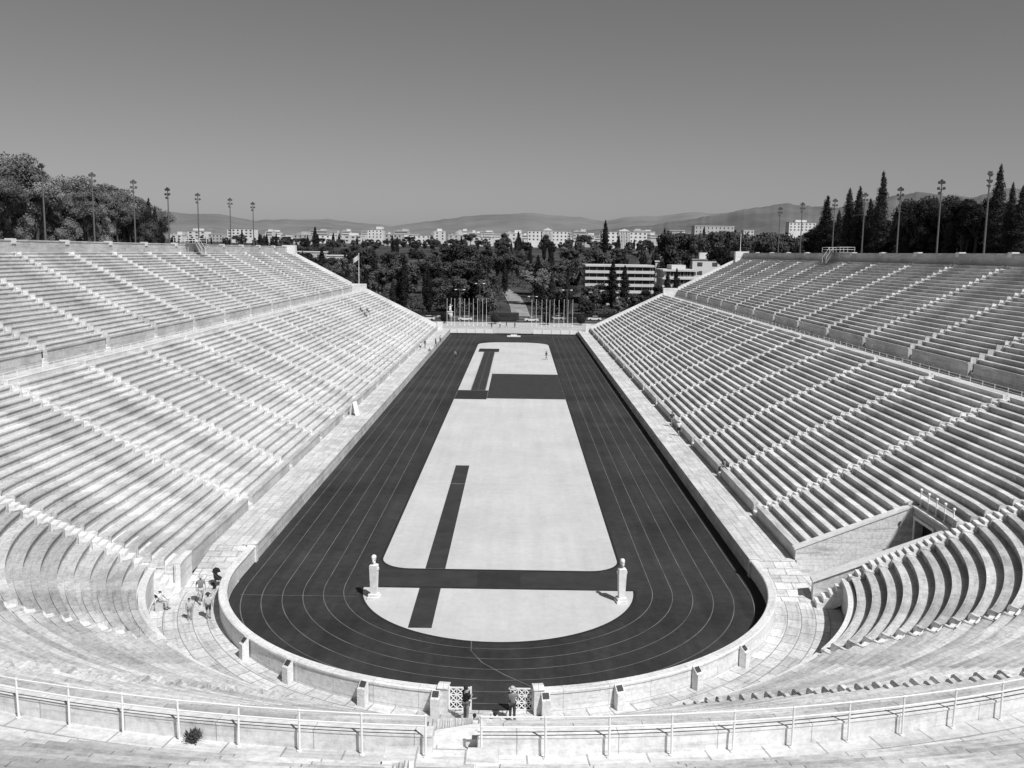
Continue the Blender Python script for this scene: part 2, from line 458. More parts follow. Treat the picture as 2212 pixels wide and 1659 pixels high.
mb = MB(); sweep(mb, 'C', [(-.01, -.4), (-.01, .045), (4.6, .045), (4.6, -.4)], trange('C', -pi/2, pi/2))
for side in 'LR': sweep(mb, side, [(0, -.4), (0, .045), (3.2, .045), (3.2, -.4)], [YC, 61.8])
sweep(mb, 'R', [(3.2, -.4), (3.2, .04), (11, .04), (11, -.4)], [52.5, FW+.3])
struct(mb.build('curved_walkway', M_CURVE))
mb = MB()
for side, ys_ in (('L', 61.8), ('R', FW)): sweep(mb, side, [(.0, -.3), (0, 1.02), (-.05, 1.04), (-.05, 1.15), (3.1, 1.15), (3.1, -.3)], trange(side, ys_, 245))
struct(mb.build('side_walkway', M_PAVE))
mb = MB()
for s, y0, y1 in ((-1, 55.5, 61.79), (1, 55.5, FW-.01)):
    xa, xb = s*(R+.43), s*(R+2.98)
    mb.prism([(y0, .05), (y1, 1.147), (y1, 0), (y0, 0)], min(xa, xb), max(xa, xb), 'x')
struct(mb.build('walkway_ramp', M_CURVE))
wp = [(0, -.3), (0, 1.0), (-.05, 1.03), (-.05, 1.13), (0, 1.18), (.42, 1.18), (.47, 1.13), (.47, 1.03), (.42, 1.0), (.42, -.3)]
ga = 1.97/R
for s, side, ye in ((-1, 'L', 61.4), (1, 'R', FW-.3)):
    w = thing('arena_wall', 'curved white marble wall rounding the %s half of the near track bend' % nm[side], 'wall', (s*11, 46, 0))
    mb = MB(); sweep(mb, 'C', wp, trange('C', s*ga, s*pi/2)); mb.build('wall_face', M_WALLW, w)
    mb = MB(); sweep(mb, side, wp, [YC, ye]); mb.build('wall_face', M_WALLW, w)
    for t, sd in ((s*(ga+.012), 'C'), (ye+.2, side)):
        mb = MB(); radial(mb, sd, t, [(-.1, -.1), (-.1, 1.26), (.52, 1.26), (.52, -.1)], .46); radial(mb, sd, t, [(-.14, 1.26), (-.14, 1.3), (.2, 1.36), (.56, 1.3), (.56, 1.26)], .52); mb.build('pier', M_WALLW, w)
for s in (-1, 1):
    gt = thing('gate', 'white lattice gate leaf on the %s side of the near track entrance' % ('left' if s < 0 else 'right'), 'gate', (s*1.43, 41.05, .05))
    mb = MB(); h, w2 = 1.1, .5
    for x in (-w2, w2): mb.box(x-.035, x+.035, -.03, .03, 0, h+.04)
    for z in (.04, h-.02): mb.box(-w2+.035, w2-.035, -.025, .025, z-.03, z+.03)
    mb.build('frame', M_WHITE, gt, world=False)
    mb = MB()
    for i in range(3):
        cx = -.32+.32*i
        for j in range(3):
            z0 = .09+.325*j; z1 = z0+.3
            mb.tube((cx-.14, 0, z0), (cx+.14, 0, z1), .026, n=6); mb.tube((cx-.14, .004, z1), (cx+.14, .004, z0), .026, n=6)
    for x in (-.16, .16): mb.box(x-.02, x+.02, -.02, .02, .07, h-.05)
    for z in (.4, .73): mb.box(-w2+.035, w2-.035, -.018, .018, z-.02, z+.02)
    mb.build('lattice', M_WHITE, gt, world=False)
desc = {-48.5: 'leftmost of the plaque pedestals, where the left bend begins', -35.5: 'second plaque pedestal from the left against the curved wall', -20.3: 'third plaque pedestal from the left against the curved wall',
        -8.4: 'plaque pedestal just left of the lattice gate', 8.4: 'plaque pedestal just right of the lattice gate', 20.3: 'third plaque pedestal from the right against the curved wall',
        35.5: 'second plaque pedestal from the right against the curved wall', 48.5: 'rightmost of the plaque pedestals on the curved wall'}
for deg, lb in desc.items():
    a = radians(deg); x, y = P2('C', .68, a)
    p = thing('plaque_pedestal', 'white ' + lb, 'pedestal', (x, y, .045), a, 'plaque pedestals along the curved arena wall')
    MB().prism([(-.19, 0), (.19, 0), (.19, 1.17), (-.14, .84), (-.19, .84)], -.2, .2, 'x').build('block', M_WALLW, p, world=False)
    Mx = Matrix.Translation((0, .025, 1.005)) @ Matrix.Rotation(atan2(.33, .33), 4, 'X')
    MB().box(-.15, .15, -.15, .14, .006, .026, Mx).build('plaque', M_PLAQUE, p, world=False)
for s in (-1, 1):
    hm = thing('herm_statue', 'white marble double-headed pillar statue at the %s edge of the infield' % ('left' if s < 0 else 'right'), 'statue', (s*7.6, 55.1, .01), .15*s, 'pair of herm statues')
    MB().box(-.36, .36, -.36, .36, 0, .14).box(-.3, .3, -.3, .3, .14, .3).build('plinth', M_MARB, hm, world=False)
    mb = MB(); vs = []
    for z, w in ((.30, .19), (1.95, .24), (2.12, .235), (2.18, .15)): vs += [(-w, -w*.85, z), (w, -w*.85, z), (w, w*.85, z), (-w, w*.85, z)]
    fs = [(k*4+i, k*4+(i+1) % 4, k*4+4+(i+1) % 4, k*4+4+i) for k in range(3) for i in range(4)] + [(3,2,1,0), (12,13,14,15)]
    mb.add(vs, fs); mb.box(-.31, .31, -.07, .07, 1.82, 1.97); mb.build('shaft', M_MARB, hm, world=False)
    mb = MB().tube((0,0,2.14), (0,0,2.36), .11, .10)
    for q in (-1, 1):
        mb.ball((0, q*.08, 2.55), .13, .14, .19); mb.ball((0, q*.18, 2.41), .08, .07, .12); mb.ball((0, q*.235, 2.53), .022, .035, .045); mb.ball((0, q*.15, 2.62), .12, .07, .05)
    mb.ball((0, 0, 2.63), .155, .18, .14, .04); mb.build('head', M_MARB, hm, smooth=True, world=False)

def ns(d): return zlow(d, True)-.08
pw = thing('passage_wall', 'tall wedge-shaped marble wall on the far side of the sunken passage', 'wall', (R+7, 62, 0))
mb = MB(); sweep(mb, 'R', [(3.0, 0), (3.0, 1.85), (PD+.2, ns(PD)), (PD+.2, 0)], [FW, FW+.44]); mb.build('wall_face', M_WALLP, pw)
mb = MB(); sweep(mb, 'R', [(2.9, 1.86), (2.9, 2.0), (PD+.1, ns(PD)+.15), (PD+.1, ns(PD)+.01)], [FW-.07, FW+.52]); mb.build('coping', M_MARB, pw)
pn = thing('passage_wall', 'sloping white coping wall on the near side of the sunken passage', 'wall', (R+7, 55, 0))
ta = radians(84.6)
mb = MB(); radial(mb, 'C', ta, [(2.9, 0), (2.9, 1.3), (PD+.2, ns(PD)-.25), (PD+.2, 0)], .5); mb.build('wall_face', M_WALLP, pn)
mb = MB(); radial(mb, 'C', ta, [(2.8, 1.31), (2.8, 1.46), (PD+.1, ns(PD)-.1), (PD+.1, ns(PD)-.24)], .8); mb.build('coping', M_MARB, pn)
pe = thing('passage_portal', 'shaded marble portal wall with dark doorway at the head of the sunken passage', 'portal', (R+PD, 58, 0))
zt = ns(PD)+.02
nx, ny = P2('C', PD+.2, ta)
mb = MB(); X0 = R+PD+.2
for y0, y1, z0, z1 in ((ny-.2, 57.1, 0, zt), (59.7, FW-.01, 0, zt), (57.1, 59.7, 4.2, zt)): mb.box(X0, X0+.6, y0, y1, z0, z1)
mb.build('wall_face', M_WALL, pe)
MB().box(X0+.5, X0+.9, 57.0, 59.8, 0, 4.3).build('doorway', M_DARK, pe)  # near-black block paints in the darkness inside the passage opening
MB().box(X0-.08, X0, 56.9, 57.1, 0, 4.2).box(X0-.08, X0, 59.7, 59.9, 0, 4.2).box(X0-.1, X0, 56.85, 59.95, 4.2, 4.4).build('door_frame', M_MARB, pe)
MB().box(X0-.1, X0+.75, ny-.2, FW-.01, zt+.003, zt+.15).build('coping', M_MARB, pe)
pr = thing('railing', 'short white railing with ball-topped posts above the passage doorway', 'railing', (X0+.3, 58, zt+.15))
ys = [ny+.1+(FW-.3-ny-.1)*i/4 for i in range(5)]
for y in ys:
    MB().lathe([(.1, 0), (.1, .08), (.045, .14), (.04, .5), (.07, .55), (.04, .62), (.04, 1.0), (.07, 1.04)], (X0+.3, y, zt+.15), 10).ball((X0+.3, y, zt+.15+1.13), .1).build('post', M_WHITE, pr)
for z in (.55, .95):
    MB().tube((X0+.3, ys[0], zt+.15+z), (X0+.3, ys[-1], zt+.15+z), .025).build('rail', M_WHITE, pr)

for s in (-1, 1):
    w = thing('barrier_wall', 'low white panelled barrier across the far end of the track, %s part' % ('left' if s < 0 else 'right'), 'wall', (s*10, 245.5, 0))
    for i in range(5):
        x = s*(5.2+2.4*i); MB().box(min(x, x+s*2.3), max(x, x+s*2.3), 245.4, 245.6, 0, 1.05).build('panel', M_WHITE, w)
        MB().box(x-.16, x+.16, 245.3, 245.7, 0, 1.3).build('post', M_MARB, w)
MB_ = MB().box(-1.7, 1.7, 236, 236.6, 0, .3); MB_.box(-.8, .8, 236.1, 236.6, .3, .55)
tag(MB_.build('podium', M_WHITE), 'small white stepped podium on the track at the far end of the infield', 'podium')

# ------------------------------------------------------------------ terrain
def lerp_tab(x, tab):
    if x <= tab[0][0]: return tab[0][1]
    for (a, va), (b, vb) in zip(tab, tab[1:]):
        if x <= b: return va + (vb-va)*(x-a)/(b-a)
    return tab[-1][1]
TT = [(300, -.05), (430, 6), (600, 13), (800, 20), (1000, 25), (1200, 29), (2000, 39), (4000, 50), (9000, 50)]
def sm(t): t = max(0, min(1, t)); return t*t*(3-2*t)
def terr(x, y):
    base = lerp_tab(y, TT)
    d = hypot(x, y-YC)-R if y < YC else abs(x)-R
    if d < 45.5 and y < 243: return -.8
    h = 20.2*sm((d-45.5)/3)*(1-sm((y-243)/(70 if x < 0 else 170)))
    if x < 0: h += 4*sm((d-60)/70)*(1-sm((y-200)/80))
    return max(base, h-.05)
xs = sorted(set([-12000, -6000, -3000, -1500, -900, -600, -450, -350, -280, -230, -190, 190, 230, 280, 350, 450, 600, 900, 1500, 3000, 6000, 12000] + [i*4 for i in range(-40, 41)]))
yS = sorted(set([-3000, -800, -300, -200, -150, 340, 360, 380, 400, 430, 460, 500, 550, 600, 700, 800, 900, 1050, 1200, 1500, 2000, 3000, 4000, 6000, 9000, 14000] + [-120+4*i for i in range(112)]))
mb = MB(); nx_ = len(xs)
vs = [(x, y, terr(x, y)) for y in yS for x in xs]
fs = [(j*nx_+i, j*nx_+i+1, (j+1)*nx_+i+1, (j+1)*nx_+i) for j in range(len(yS)-1) for i in range(nx_-1)]
mb.add(vs, fs); struct(mb.build('ground', mk_ground()))
mb = MB()
for side, a, b in (('L', YC, YE+2), ('R', YC, YE+2), ('C', -pi/2, pi/2)):
    sweep(mb, side, [(42.4, 20.0), (42.4, 20.3), (50.5, 20.2), (50.5, 19)], trange(side, a, b))
struct(mb.build('hilltop_path', plain('dust_path', .2, .2, .5)))
struct(MB().poly([(-60, 243.2), (60, 243.2), (60, 283), (-60, 283)], .0).build('forecourt', M_FORE))
struct(MB().poly([(-160, 283), (160, 283), (160, 303), (-160, 303)], .0).build('road', M_ROAD))
struct(MB().box(-160, 160, 303, 307, -.1, .12).build('pavement', M_FORE))
struct(MB().box(-160, 160, 282.6, 283, -.1, .13).build('kerb', M_FORE))
mb = MB()
for i in range(-20, 20): mb.poly([(i*7, 292.9), (i*7+3, 292.9), (i*7+3, 293.1), (i*7, 293.1)], .006)
struct(mb.build('road_markings', M_WHITE))
mb = MB(); pth = [(2, 307), (1, 340), (-1.5, 380), (-6, 410)]
for (xa, ya), (xb, yb) in zip(pth, pth[1:]):
    n = 6
    for i in range(n):
        u0, u1 = i/n, (i+1)/n; X_, Y_ = xa+(xb-xa)*u0, ya+(yb-ya)*u0; X2, Y2 = xa+(xb-xa)*u1, ya+(yb-ya)*u1
        mb.add([(X_-3, Y_, terr(X_, Y_)+.12), (X_+3, Y_, terr(X_, Y_)+.12), (X2+3, Y2, terr(X2, Y2)+.12), (X2-3, Y2, terr(X2, Y2)+.12)], [(0,1,2,3)])
struct(mb.build('park_path', plain('gravel_path', .24, .45, .3)))

def px2x(px, dist): return (px-1121)/2020*dist + 1
def hz(px): return 545+(px-1121)*.014
def zat(px, py, dist): return CAMZ+(hz(px)-py)*.99*dist/2020
def place(px, py, D):
    z = zat(px, py, D); return ((px+(py-545)*.014-1121)/2020*D+1, (D+.14*(z-CAMZ))/.99, z)
def ridge(name, tab, dist, depth, mat, amp, seed):
    rnd = random.Random(seed); mb = MB(); n = 300; m = 18
    ph = [(rnd.uniform(0, 6), rnd.uniform(.6, 1.4)) for _ in range(12)]
    def nz(u, v): return sum(sin(u*(3+2.9*k)*w+p+v*(1.3+k*.9))/(1+k*.7) for k, (p, w) in enumerate(ph))
    vs = []
    for j in range(m+1):
        v = j/m; D = dist - depth*(1-v)
        for i in range(n+1):
            px = tab[0][0]+(tab[-1][0]-tab[0][0])*i/n
            H = zat(px, lerp_tab(px, tab), dist); u = i/n*12
            z = 45+(H-45)*(v**1.15)*(1-.35*(1-v)) + nz(u, v*6)*amp*sin(v*pi)*3 + nz(u*2.2, 3)*amp*v
            vs.append((px2x(px, D), D, z))
    fs = [(j*(n+1)+i, j*(n+1)+i+1, (j+1)*(n+1)+i+1, (j+1)*(n+1)+i) for j in range(m) for i in range(n)]
    mb.add(vs, fs); struct(mb.build(name, mat, smooth=True))
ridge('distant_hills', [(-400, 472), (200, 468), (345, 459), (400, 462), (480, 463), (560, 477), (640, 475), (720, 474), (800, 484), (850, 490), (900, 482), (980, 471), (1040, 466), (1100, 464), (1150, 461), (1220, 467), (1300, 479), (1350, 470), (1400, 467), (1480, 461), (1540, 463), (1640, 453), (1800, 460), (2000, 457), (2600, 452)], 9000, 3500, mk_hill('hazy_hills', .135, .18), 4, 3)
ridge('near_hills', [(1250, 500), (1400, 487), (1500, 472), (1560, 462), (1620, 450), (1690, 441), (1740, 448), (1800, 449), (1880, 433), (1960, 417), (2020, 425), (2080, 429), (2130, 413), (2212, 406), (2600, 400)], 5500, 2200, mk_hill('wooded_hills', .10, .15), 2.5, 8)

# ------------------------------------------------------------------ trees
def leafquads(mb, c, rx, ry, rz, n, s, upbias=.0):
    G, U = random.gauss, random.uniform
    for _ in range(n):
        u = Vector((G(0,1), G(0,1), G(0,1)+upbias)).normalized()
        f = U(.7, 1.14)
        p = Vector((c[0]+u.x*rx*f, c[1]+u.y*ry*f, c[2]+u.z*rz*f))
        nn = (u + Vector((G(0,.55), G(0,.55), G(0,.55)))).normalized()
        a = nn.orthogonal().normalized(); b = nn.cross(a); t = U(0, pi)
        a, b = a*cos(t)+b*sin(t), b*cos(t)-a*sin(t); q = s*U(.6, 1.3)
        mb.add([p-a*q, p-b*q*.6, p+a*q, p+b*q*.6], [(0,1,2,3)])
def proto_tree(kind, leaf, seed, hi=False):
    random.seed(seed)
    r = bpy.data.objects.new({'cyp': 'cypress_tree', 'pine': 'pine_tree', 'broad': 'leafy_tree'}[kind], None); COL.objects.link(r)
    cr, tr = MB(), MB(); k = 2.6 if hi else 1.1
    s = .15 if hi else .30
    if kind == 'cyp':
        H = 14; tr.tube((0,0,-.5), (0,0,H*.6), .22, .08)
        for i in range(22):
            z = 1.2+(H-1.4)*i/21; f = sin(pi*min(1, (i+2.5)/25)**.75)
            w = 1.35*f*random.uniform(.75, 1.15)+.1; ox, oy = random.uniform(-.3, .3), random.uniform(-.3, .3)
            cr.ball((ox*f, oy*f, z), w*.62, w*.62, .65, .15); leafquads(cr, (ox*f, oy*f, z), w, w, .9, int(110*k*f)+20, s*.9, .6)
        leafquads(cr, (0, 0, H), .1, .1, .8, 30, s*.7)
    elif kind == 'pine':
        tr.tube((0,0,-.5), (.3,.1,4), .3, .22); tr.tube((.3,.1,4), (.2,-.2,8.5), .22, .1)
        for i in range(22):
            a = random.uniform(0, 2*pi); q = sqrt(random.random())*3.9; x, y = q*cos(a), q*sin(a)
            z = 8.2+random.uniform(-2.8, 2.6)*(1-.45*q/3.9) ; w = random.uniform(.9, 1.75)
            tr.tube((.3, 0, random.uniform(4, 7)), (x, y, z-.3), .1, .04, 5)
            cr.ball((x, y, z), w*.62, w*.62, w*.45, .18); leafquads(cr, (x, y, z), w, w, w*.72, int(150*k), s, .3)
    else:
        tr.tube((0,0,-.5), (0,.1,4.5), .3, .18)
        for i in range(28):
            a = random.uniform(0, 2*pi); v = random.uniform(-1, 1); q = sqrt(1-v*v)*random.uniform(.4, 1)*3.4; x, y = q*cos(a), q*sin(a)
            z = 5.9+v*4.0; w = random.uniform(.9, 1.7)
            tr.tube((0, 0, random.uniform(2.5, 4.5)), (x, y, z-.3), .09, .03, 5)
            cr.ball((x, y, z), w*.62, w*.62, w*.58, .18); leafquads(cr, (x, y, z), w, w, w*.95, int(120*k), s, .2)
    tr.build('trunk', M_BARK, r, world=False); cr.build('crown', leaf, r, world=False, fast=True)
    return r
PT = {'cyp': [proto_tree('cyp', M_LEAFD, 1), proto_tree('cyp', M_LEAFD, 2)],
      'pine': [proto_tree('pine', M_LEAF, 3), proto_tree('pine', M_LEAFL, 4), proto_tree('pine', M_LEAF, 5)],
      'broad': [proto_tree('broad', M_LEAF, 6), proto_tree('broad', M_LEAF, 7), proto_tree('broad', M_LEAFL, 8)],
      'hpine': [proto_tree('pine', M_LEAFH, 9, True), proto_tree('pine', M_LEAFL, 10, True), proto_tree('broad', M_LEAFH, 12, True)],
      'hcyp': [proto_tree('cyp', M_LEAFD, 13, True)], 'hdark': [proto_tree('pine', M_LEAFD, 14, True), proto_tree('broad', M_LEAFD, 15, True)]}
USED = set()
def plant(kind, x, y, h, label, cat, group, w=1.0, idx=None, z=None):
    ps = PT[kind]; p = ps[random.randrange(len(ps)) if idx is None else idx]
    if p.name in USED: p = copy_tree(p)
    else: USED.add(p.name)
    H0 = 14.6 if kind in ('cyp', 'hcyp') else (10.8 if p.name.startswith('pine') else 11)
    s = h/H0; p.location = (x, y, terr(x, y) if z is None else z); p.scale = (s*w, s*w, s); p.rotation_euler = (0, 0, random.uniform(0, 2*pi))
    tag(p, label, cat, group); return p
def plant_at(kind, px, yt, D, label, group, w=1.0, idx=None, hmin=4, xmin=None):
    x, y, z = place(px, yt, D)
    if xmin and abs(x) < xmin: x = xmin if x > 0 else -xmin
    return plant(kind, x, y, max(hmin, z-terr(x, y)), label, 'tree', group, w, idx)
random.seed(21)
for (px, yt, off) in ((-60, 335, 72), (2, 336, 73), (35, 348, 76), (68, 386, 70), (100, 396, 74), (135, 384, 78), (150, 410, 69), (180, 394, 78), (215, 410, 72), (240, 410, 78), (262, 414, 72), (250, 430, 69), (285, 432, 74), (305, 438, 69), (-20, 383, 69), (28, 418, 69), (118, 430, 69), (84, 423, 71), (178, 436, 69), (216, 440, 69), (325, 452, 72), (278, 454, 69), (-110, 378, 70), (-90, 343, 78), (50, 370, 84), (160, 398, 88), (15, 350, 92), (90, 384, 92), (120, 392, 96), (200, 400, 92), (228, 404, 86), (270, 420, 90), (300, 432, 84), (318, 440, 80), (335, 462, 78)):
    D = (off-1)*2020/(1121-px)
    plant_at('hpine', px, yt, D, 'grey-green pine with clumped crown on the hillside behind the left stand', 'pines on the left hillside', w=random.uniform(.85, 1.05))
for px, yt, off in ((318, 428, 70), (332, 446, 70), (345, 468, 70)):
    D = (off-1)*2020/(1121-px); plant_at('hcyp', px, yt, D, 'slim dark cypress at the right end of the left hillside pines', 'cypresses ending the left hillside wood')
for px, yt, D, w in ((1787, 424, 205, 1.5), (1812, 455, 200, 1.4), (1835, 408, 190, 1.3), (1857, 404, 187, 1.2), (1880, 430, 184, 1.2), (1908, 372, 172, 1.0), (1893, 440, 180, 1.3), (2160, 357, 135, 1.0), (2186, 396, 132, 1.0), (2208, 402, 130, 1.2), (2145, 420, 140, 1.1), (1935, 450, 172, 1.0), (1775, 470, 215, 1.5)):
    lb = 'slim black cypress in the group behind the right stand'; gr = 'cypresses behind the right stand'
    if px == 1908: lb, gr = 'tallest slender cypress, its tip above all others behind the right stand', None
    if px == 2160: lb, gr = 'tall cypress beside the rightmost floodlight mast', None
    plant_at('hcyp', px, yt, D, lb, gr, w=w, xmin=66)
for px, yt, D in ((1965, 432, 165), (1985, 436, 160), (2010, 425, 158), (2050, 424, 155), (2085, 440, 150), (2110, 428, 147), (2195, 440, 140), (2230, 425, 136), (1960, 470, 168), (2035, 465, 158), (2090, 470, 150), (2150, 465, 142), (1900, 475, 184), (1850, 478, 195), (1812, 485, 205), (1775, 484, 222), (2250, 450, 132)):
    plant_at('hdark', px, yt, D, 'dark bushy evergreen behind the back wall of the right stand', 'dark evergreens behind the right stand', w=.95, xmin=68)
for i in range(22):
    px = 1765+i*21; D = 76*2020/(px-1121)
    plant_at('hdark', px+random.uniform(-6, 6), random.uniform(474, 492), D+random.uniform(0, 8), 'low dark bushy tree filling the gaps behind the right back wall', 'low dark trees behind the right back wall', w=1.35, idx=1, xmin=69)
for i in range(38):
    px = 1432+i*9.3+random.uniform(-4, 4); D = random.uniform(300, 420) if px > 1560 else random.uniform(430, 560); yt = random.uniform(497, 522)-(8 if i % 5 == 0 else 0)
    kd = 'cyp' if i % 5 == 0 else random.choice(('pine', 'broad'))
    plant_at(kd, px, yt, D, 'dark %s on the wooded slope beyond the far corner of the right stand' % ('pointed cypress' if kd == 'cyp' else 'round-crowned tree'), '%s beyond the right stand corner' % ('cypresses' if kd == 'cyp' else 'round trees'), w=.85, idx=0, hmin=7)
def blocked(x, y):
    if y < 410 and abs(x-1) < 4.2: return True
    if 22 < x < 92 and 330 < y < 412: return True
    if x > 62 and y < 340: return True
    return False
cnt = 0
rows = [(311, 10), (322, 10), (335, 10.5), (350, 11), (368, 11), (388, 11.5), (412, 12), (440, 12.5), (472, 13), (510, 13), (555, 14), (605, 15), (665, 17), (735, 19), (820, 22), (910, 25), (1010, 28)]
for Y0, spg in rows:
    xl, xr = px2x(600 if Y0 > 420 else 640, Y0), px2x(1450 if Y0 < 480 else 1500, Y0)
    if Y0 > 560: xl = px2x(520, Y0)
    x = xl
    while x < xr:
        xx = x+random.uniform(-2.5, 2.5); yy = Y0+random.uniform(-6, 6) if Y0 > 330 else Y0+random.uniform(-2, 2); x += spg*random.uniform(.7, 1.1)
        if blocked(xx, yy): continue
        k = random.random(); left = xx < 0; near = Y0 < 450; B = random.uniform(.95, 1.6) if near else random.uniform(.85, 1.15)
        low = 20 < xx < 52 and Y0 < 332
        where = 'left' if left else 'right'; dist = 'front edge' if Y0 < 340 else ('middle' if Y0 < 600 else 'far side')
        if k < .33 and not low: plant('cyp', xx, yy, random.uniform(9, 15)*min(B, 1.2), 'dark narrow cypress on the %s of the park, %s of the centre path' % (dist, where), 'tree', 'park cypresses, %s %s' % (where, dist), w=random.uniform(.9, 1.25))
        elif k < .62 and not low: plant('pine', xx, yy, random.uniform(8, 12)*B, 'round-topped pine on the %s of the park, %s of the centre path' % (dist, where), 'tree', 'park pines, %s %s' % (where, dist), w=random.uniform(1, 1.3))
        else: plant('broad', xx, yy, random.uniform(4.5, 7) if low else random.uniform(7, 11)*B, 'dense leafy tree on the %s of the park, %s of the centre path' % (dist, where), 'tree', 'park leafy trees, %s %s' % (where, dist), w=random.uniform(1, 1.35))
        cnt += 1
for px, yt, D, lb in ((1308, 476, 800, 'tall pointed conifer breaking the skyline right of centre'), (680, 490, 640, 'pointed cypress standing before the white buildings left of centre'), (1325, 562, 332, 'dark cypress in front of the banded office block, left one'), (1350, 574, 334, 'dark cypress in front of the banded office block, right one'), (1442, 587, 338, 'dark cypress between the office block and the right stand'), (1462, 580, 345, 'dark cypress nearest the far corner of the right stand'), (1120, 500, 700, 'cypress rising above the park in line with the centre path'), (562, 508, 420, 'left of two small cypresses just beyond the left end wall corner'), (588, 512, 420, 'right of two small cypresses just beyond the left end wall corner')):
    plant_at('cyp', px, yt, D, lb, None, w=1.15)
for px, yt, D in ((1300, 612, 335), (1370, 634, 330), (1395, 624, 334), (1424, 616, 336), (1276, 618, 332)):
    plant_at('broad', px, yt, D, 'leafy tree hiding the foot of the banded office block', 'trees at the foot of the office block', w=1.2, idx=0)
print('park trees', cnt)
random.seed(77); mb = MB()
for i in range(1300):
    Y = random.uniform(309, 560); px = random.uniform(560, 1500); x = px2x(px, Y)
    if blocked(x, Y): continue
    rr = random.uniform(1.0, 2.4); leafquads(mb, (x, Y, terr(x, Y)+rr*.5), rr, rr, rr*.8, 42, .34, .4)
u = mb.build('undergrowth', M_LEAF, fast=True); u['kind'] = 'stuff'; tag(u, 'bushy undergrowth filling the park between the trees', 'undergrowth')

# ------------------------------------------------------------------ buildings
def building(px0, px1, yt, D, st, mi, label, depth=16, group=None, extra=None, wins=True):
    xa, y_, zt = place(px0, yt, D); xb = place(px1, yt, D)[0]; xm = (xa+xb)/2; zt = (zt+place(px1, yt, D)[2])/2
    zb = terr(xm, y_)-2
    b = thing('building', label, 'building', (xm, y_, zb), random.uniform(-.12, .12), group); m = M_CITY[mi]
    w = (xb-xa)/2; H = max(5, zt-zb)
    MB().box(-w, w, 0, depth, 0, H).build('walls', m, b, world=False)
    MB().box(-w-.3, w+.3, -.3, depth+.3, H+.003, H+.6).build('roof', M_CITY[(mi+3) % 4], b, world=False)
    sh = random.uniform(3.3, 4.2); wm = None; n = max(2, int(2*w/random.uniform(4, 6.5))); wf = random.uniform(.14, .22)
    for k in range(st):
        z1 = H-1.0-k*sh
        if z1-1.8 < 0: break
        if wins:
            if wm is None:
                q = MB().box(-wf*2*w/n, wf*2*w/n, -.12, .05, -1.7, 0).build('window', M_WINF, b, world=False); wm = q.data; q.location = (-w+w/n, 0, z1); i0 = 1
            else: i0 = 0
            for i in range(i0, n): share('window', wm, b, (-w+(i+.5)*2*w/n, 0, z1))
        else: MB().box(-w+.8, w-.8, -.12, .05, z1-1.4, z1).build('window_band', M_WINF, b, world=False)
    if extra == 'pent':
        MB().box(-w*.5, w*.35, 3, depth-3, H+.6, H+3.4).build('rooftop_room', m, b, world=False)
    if extra == 'step':
        MB().box(w*.1, w*.9, 2, depth-2, H+.6, H+3.9).build('rooftop_room', m, b, world=False); MB().box(-w*.7, -w*.3, 4, depth-4, H+.6, H+2.6).build('rooftop_room', M_CITY[2], b, world=False)
    if extra == 'ped':
        MB().prism([(-w*.28, H+.6), (w*.28, H+.6), (0, H+3.6)], -1, 5).build('pediment', M_CITY[3], b, world=False)
        for i in range(8): MB().tube((-w*.25+i*w*.5/7, -1.6, 0), (-w*.25+i*w*.5/7, -1.6, H), .5).build('column', M_CITY[3], b, world=False)
    if extra == 'dome':
        MB().lathe([(w*.5, 0), (w*.48, 1.5), (w*.38, 3), (w*.22, 4.2), (.2, 4.8)], (0, depth/2, H+.6)).build('dome', M_CITY[2], b, world=False)
    return b
random.seed(5)
spec = [(366, 392, 507, 'step'), (402, 444, 499, 'pent'), (448, 480, 506, None), (488, 546, 494, None), (580, 606, 513, None), (632, 664, 507, 'step'), (680, 724, 508, None), (742, 782, 509, 'pent'), (794, 826, 496, 'step'), (830, 868, 506, None), (890, 930, 508, None), (938, 962, 500, 'pent'), (968, 1014, 508, 'dome'), (1036, 1062, 513, None), (1092, 1128, 504, 'step'), (1140, 1226, 499, 'ped'), (1250, 1280, 507, None), (1300, 1398, 501, 'ped'), (1424, 1448, 508, None), (1500, 1586, 489, None), (1704, 1762, 481, 'pent'), (1606, 1628, 498, None)]
names = ['white block with stepped roof rooms at the left start of the skyline', 'white apartment block just left of the fifth left mast', 'lower pale block between two taller ones far left', 'large block with rows of dark windows far left on the skyline',
     'small low building peeping above the left end wall', 'white block with roof rooms just right of the left end wall', 'wide pale block behind the pointed skyline cypress left of centre', 'white block with roof room left of the tallest left-centre block', 'tallest white block on the left-centre skyline', 'pale block right beside the tallest left-centre block',
     'long pale block left of the domed building', 'narrow block touching the domed building', 'building with a low grey dome on the centre-left skyline', 'low dim block right of the domed building', 'white block left of the long columned palace', 'long palace with columns and pediment at the centre of the skyline', 'pale block between the two pedimented buildings',
     'wide white pedimented building right of the centre', 'small pale block at the right end of the central skyline', 'long white building on the rise right of centre', 'white building high up behind the right-hand masts', 'small white block right of the long building on the rise']
for i, (a, b, yt, ex) in enumerate(spec):
    building(a, b, yt, random.uniform(1040, 1200), 3, (0, 3, 1, 3, 0, 1, 3)[i % 7], names[i], extra=ex)
random.seed(9)
for i in range(130):
    px = random.uniform(355, 1490); w = random.uniform(8, 38); D = random.uniform(1300, 2300)
    where = 'left' if px < 750 else ('middle' if px < 1130 else 'right')
    building(px, px+w, random.uniform(497, 522), D, 2, random.choice((0, 1, 2, 0, 3)), 'tiny far-off pale building in the city, %s of the skyline' % where, group='tiny far-off city buildings, %s' % where, wins=False, extra=random.choice((None, 'pent', 'step')))
random.seed(19)
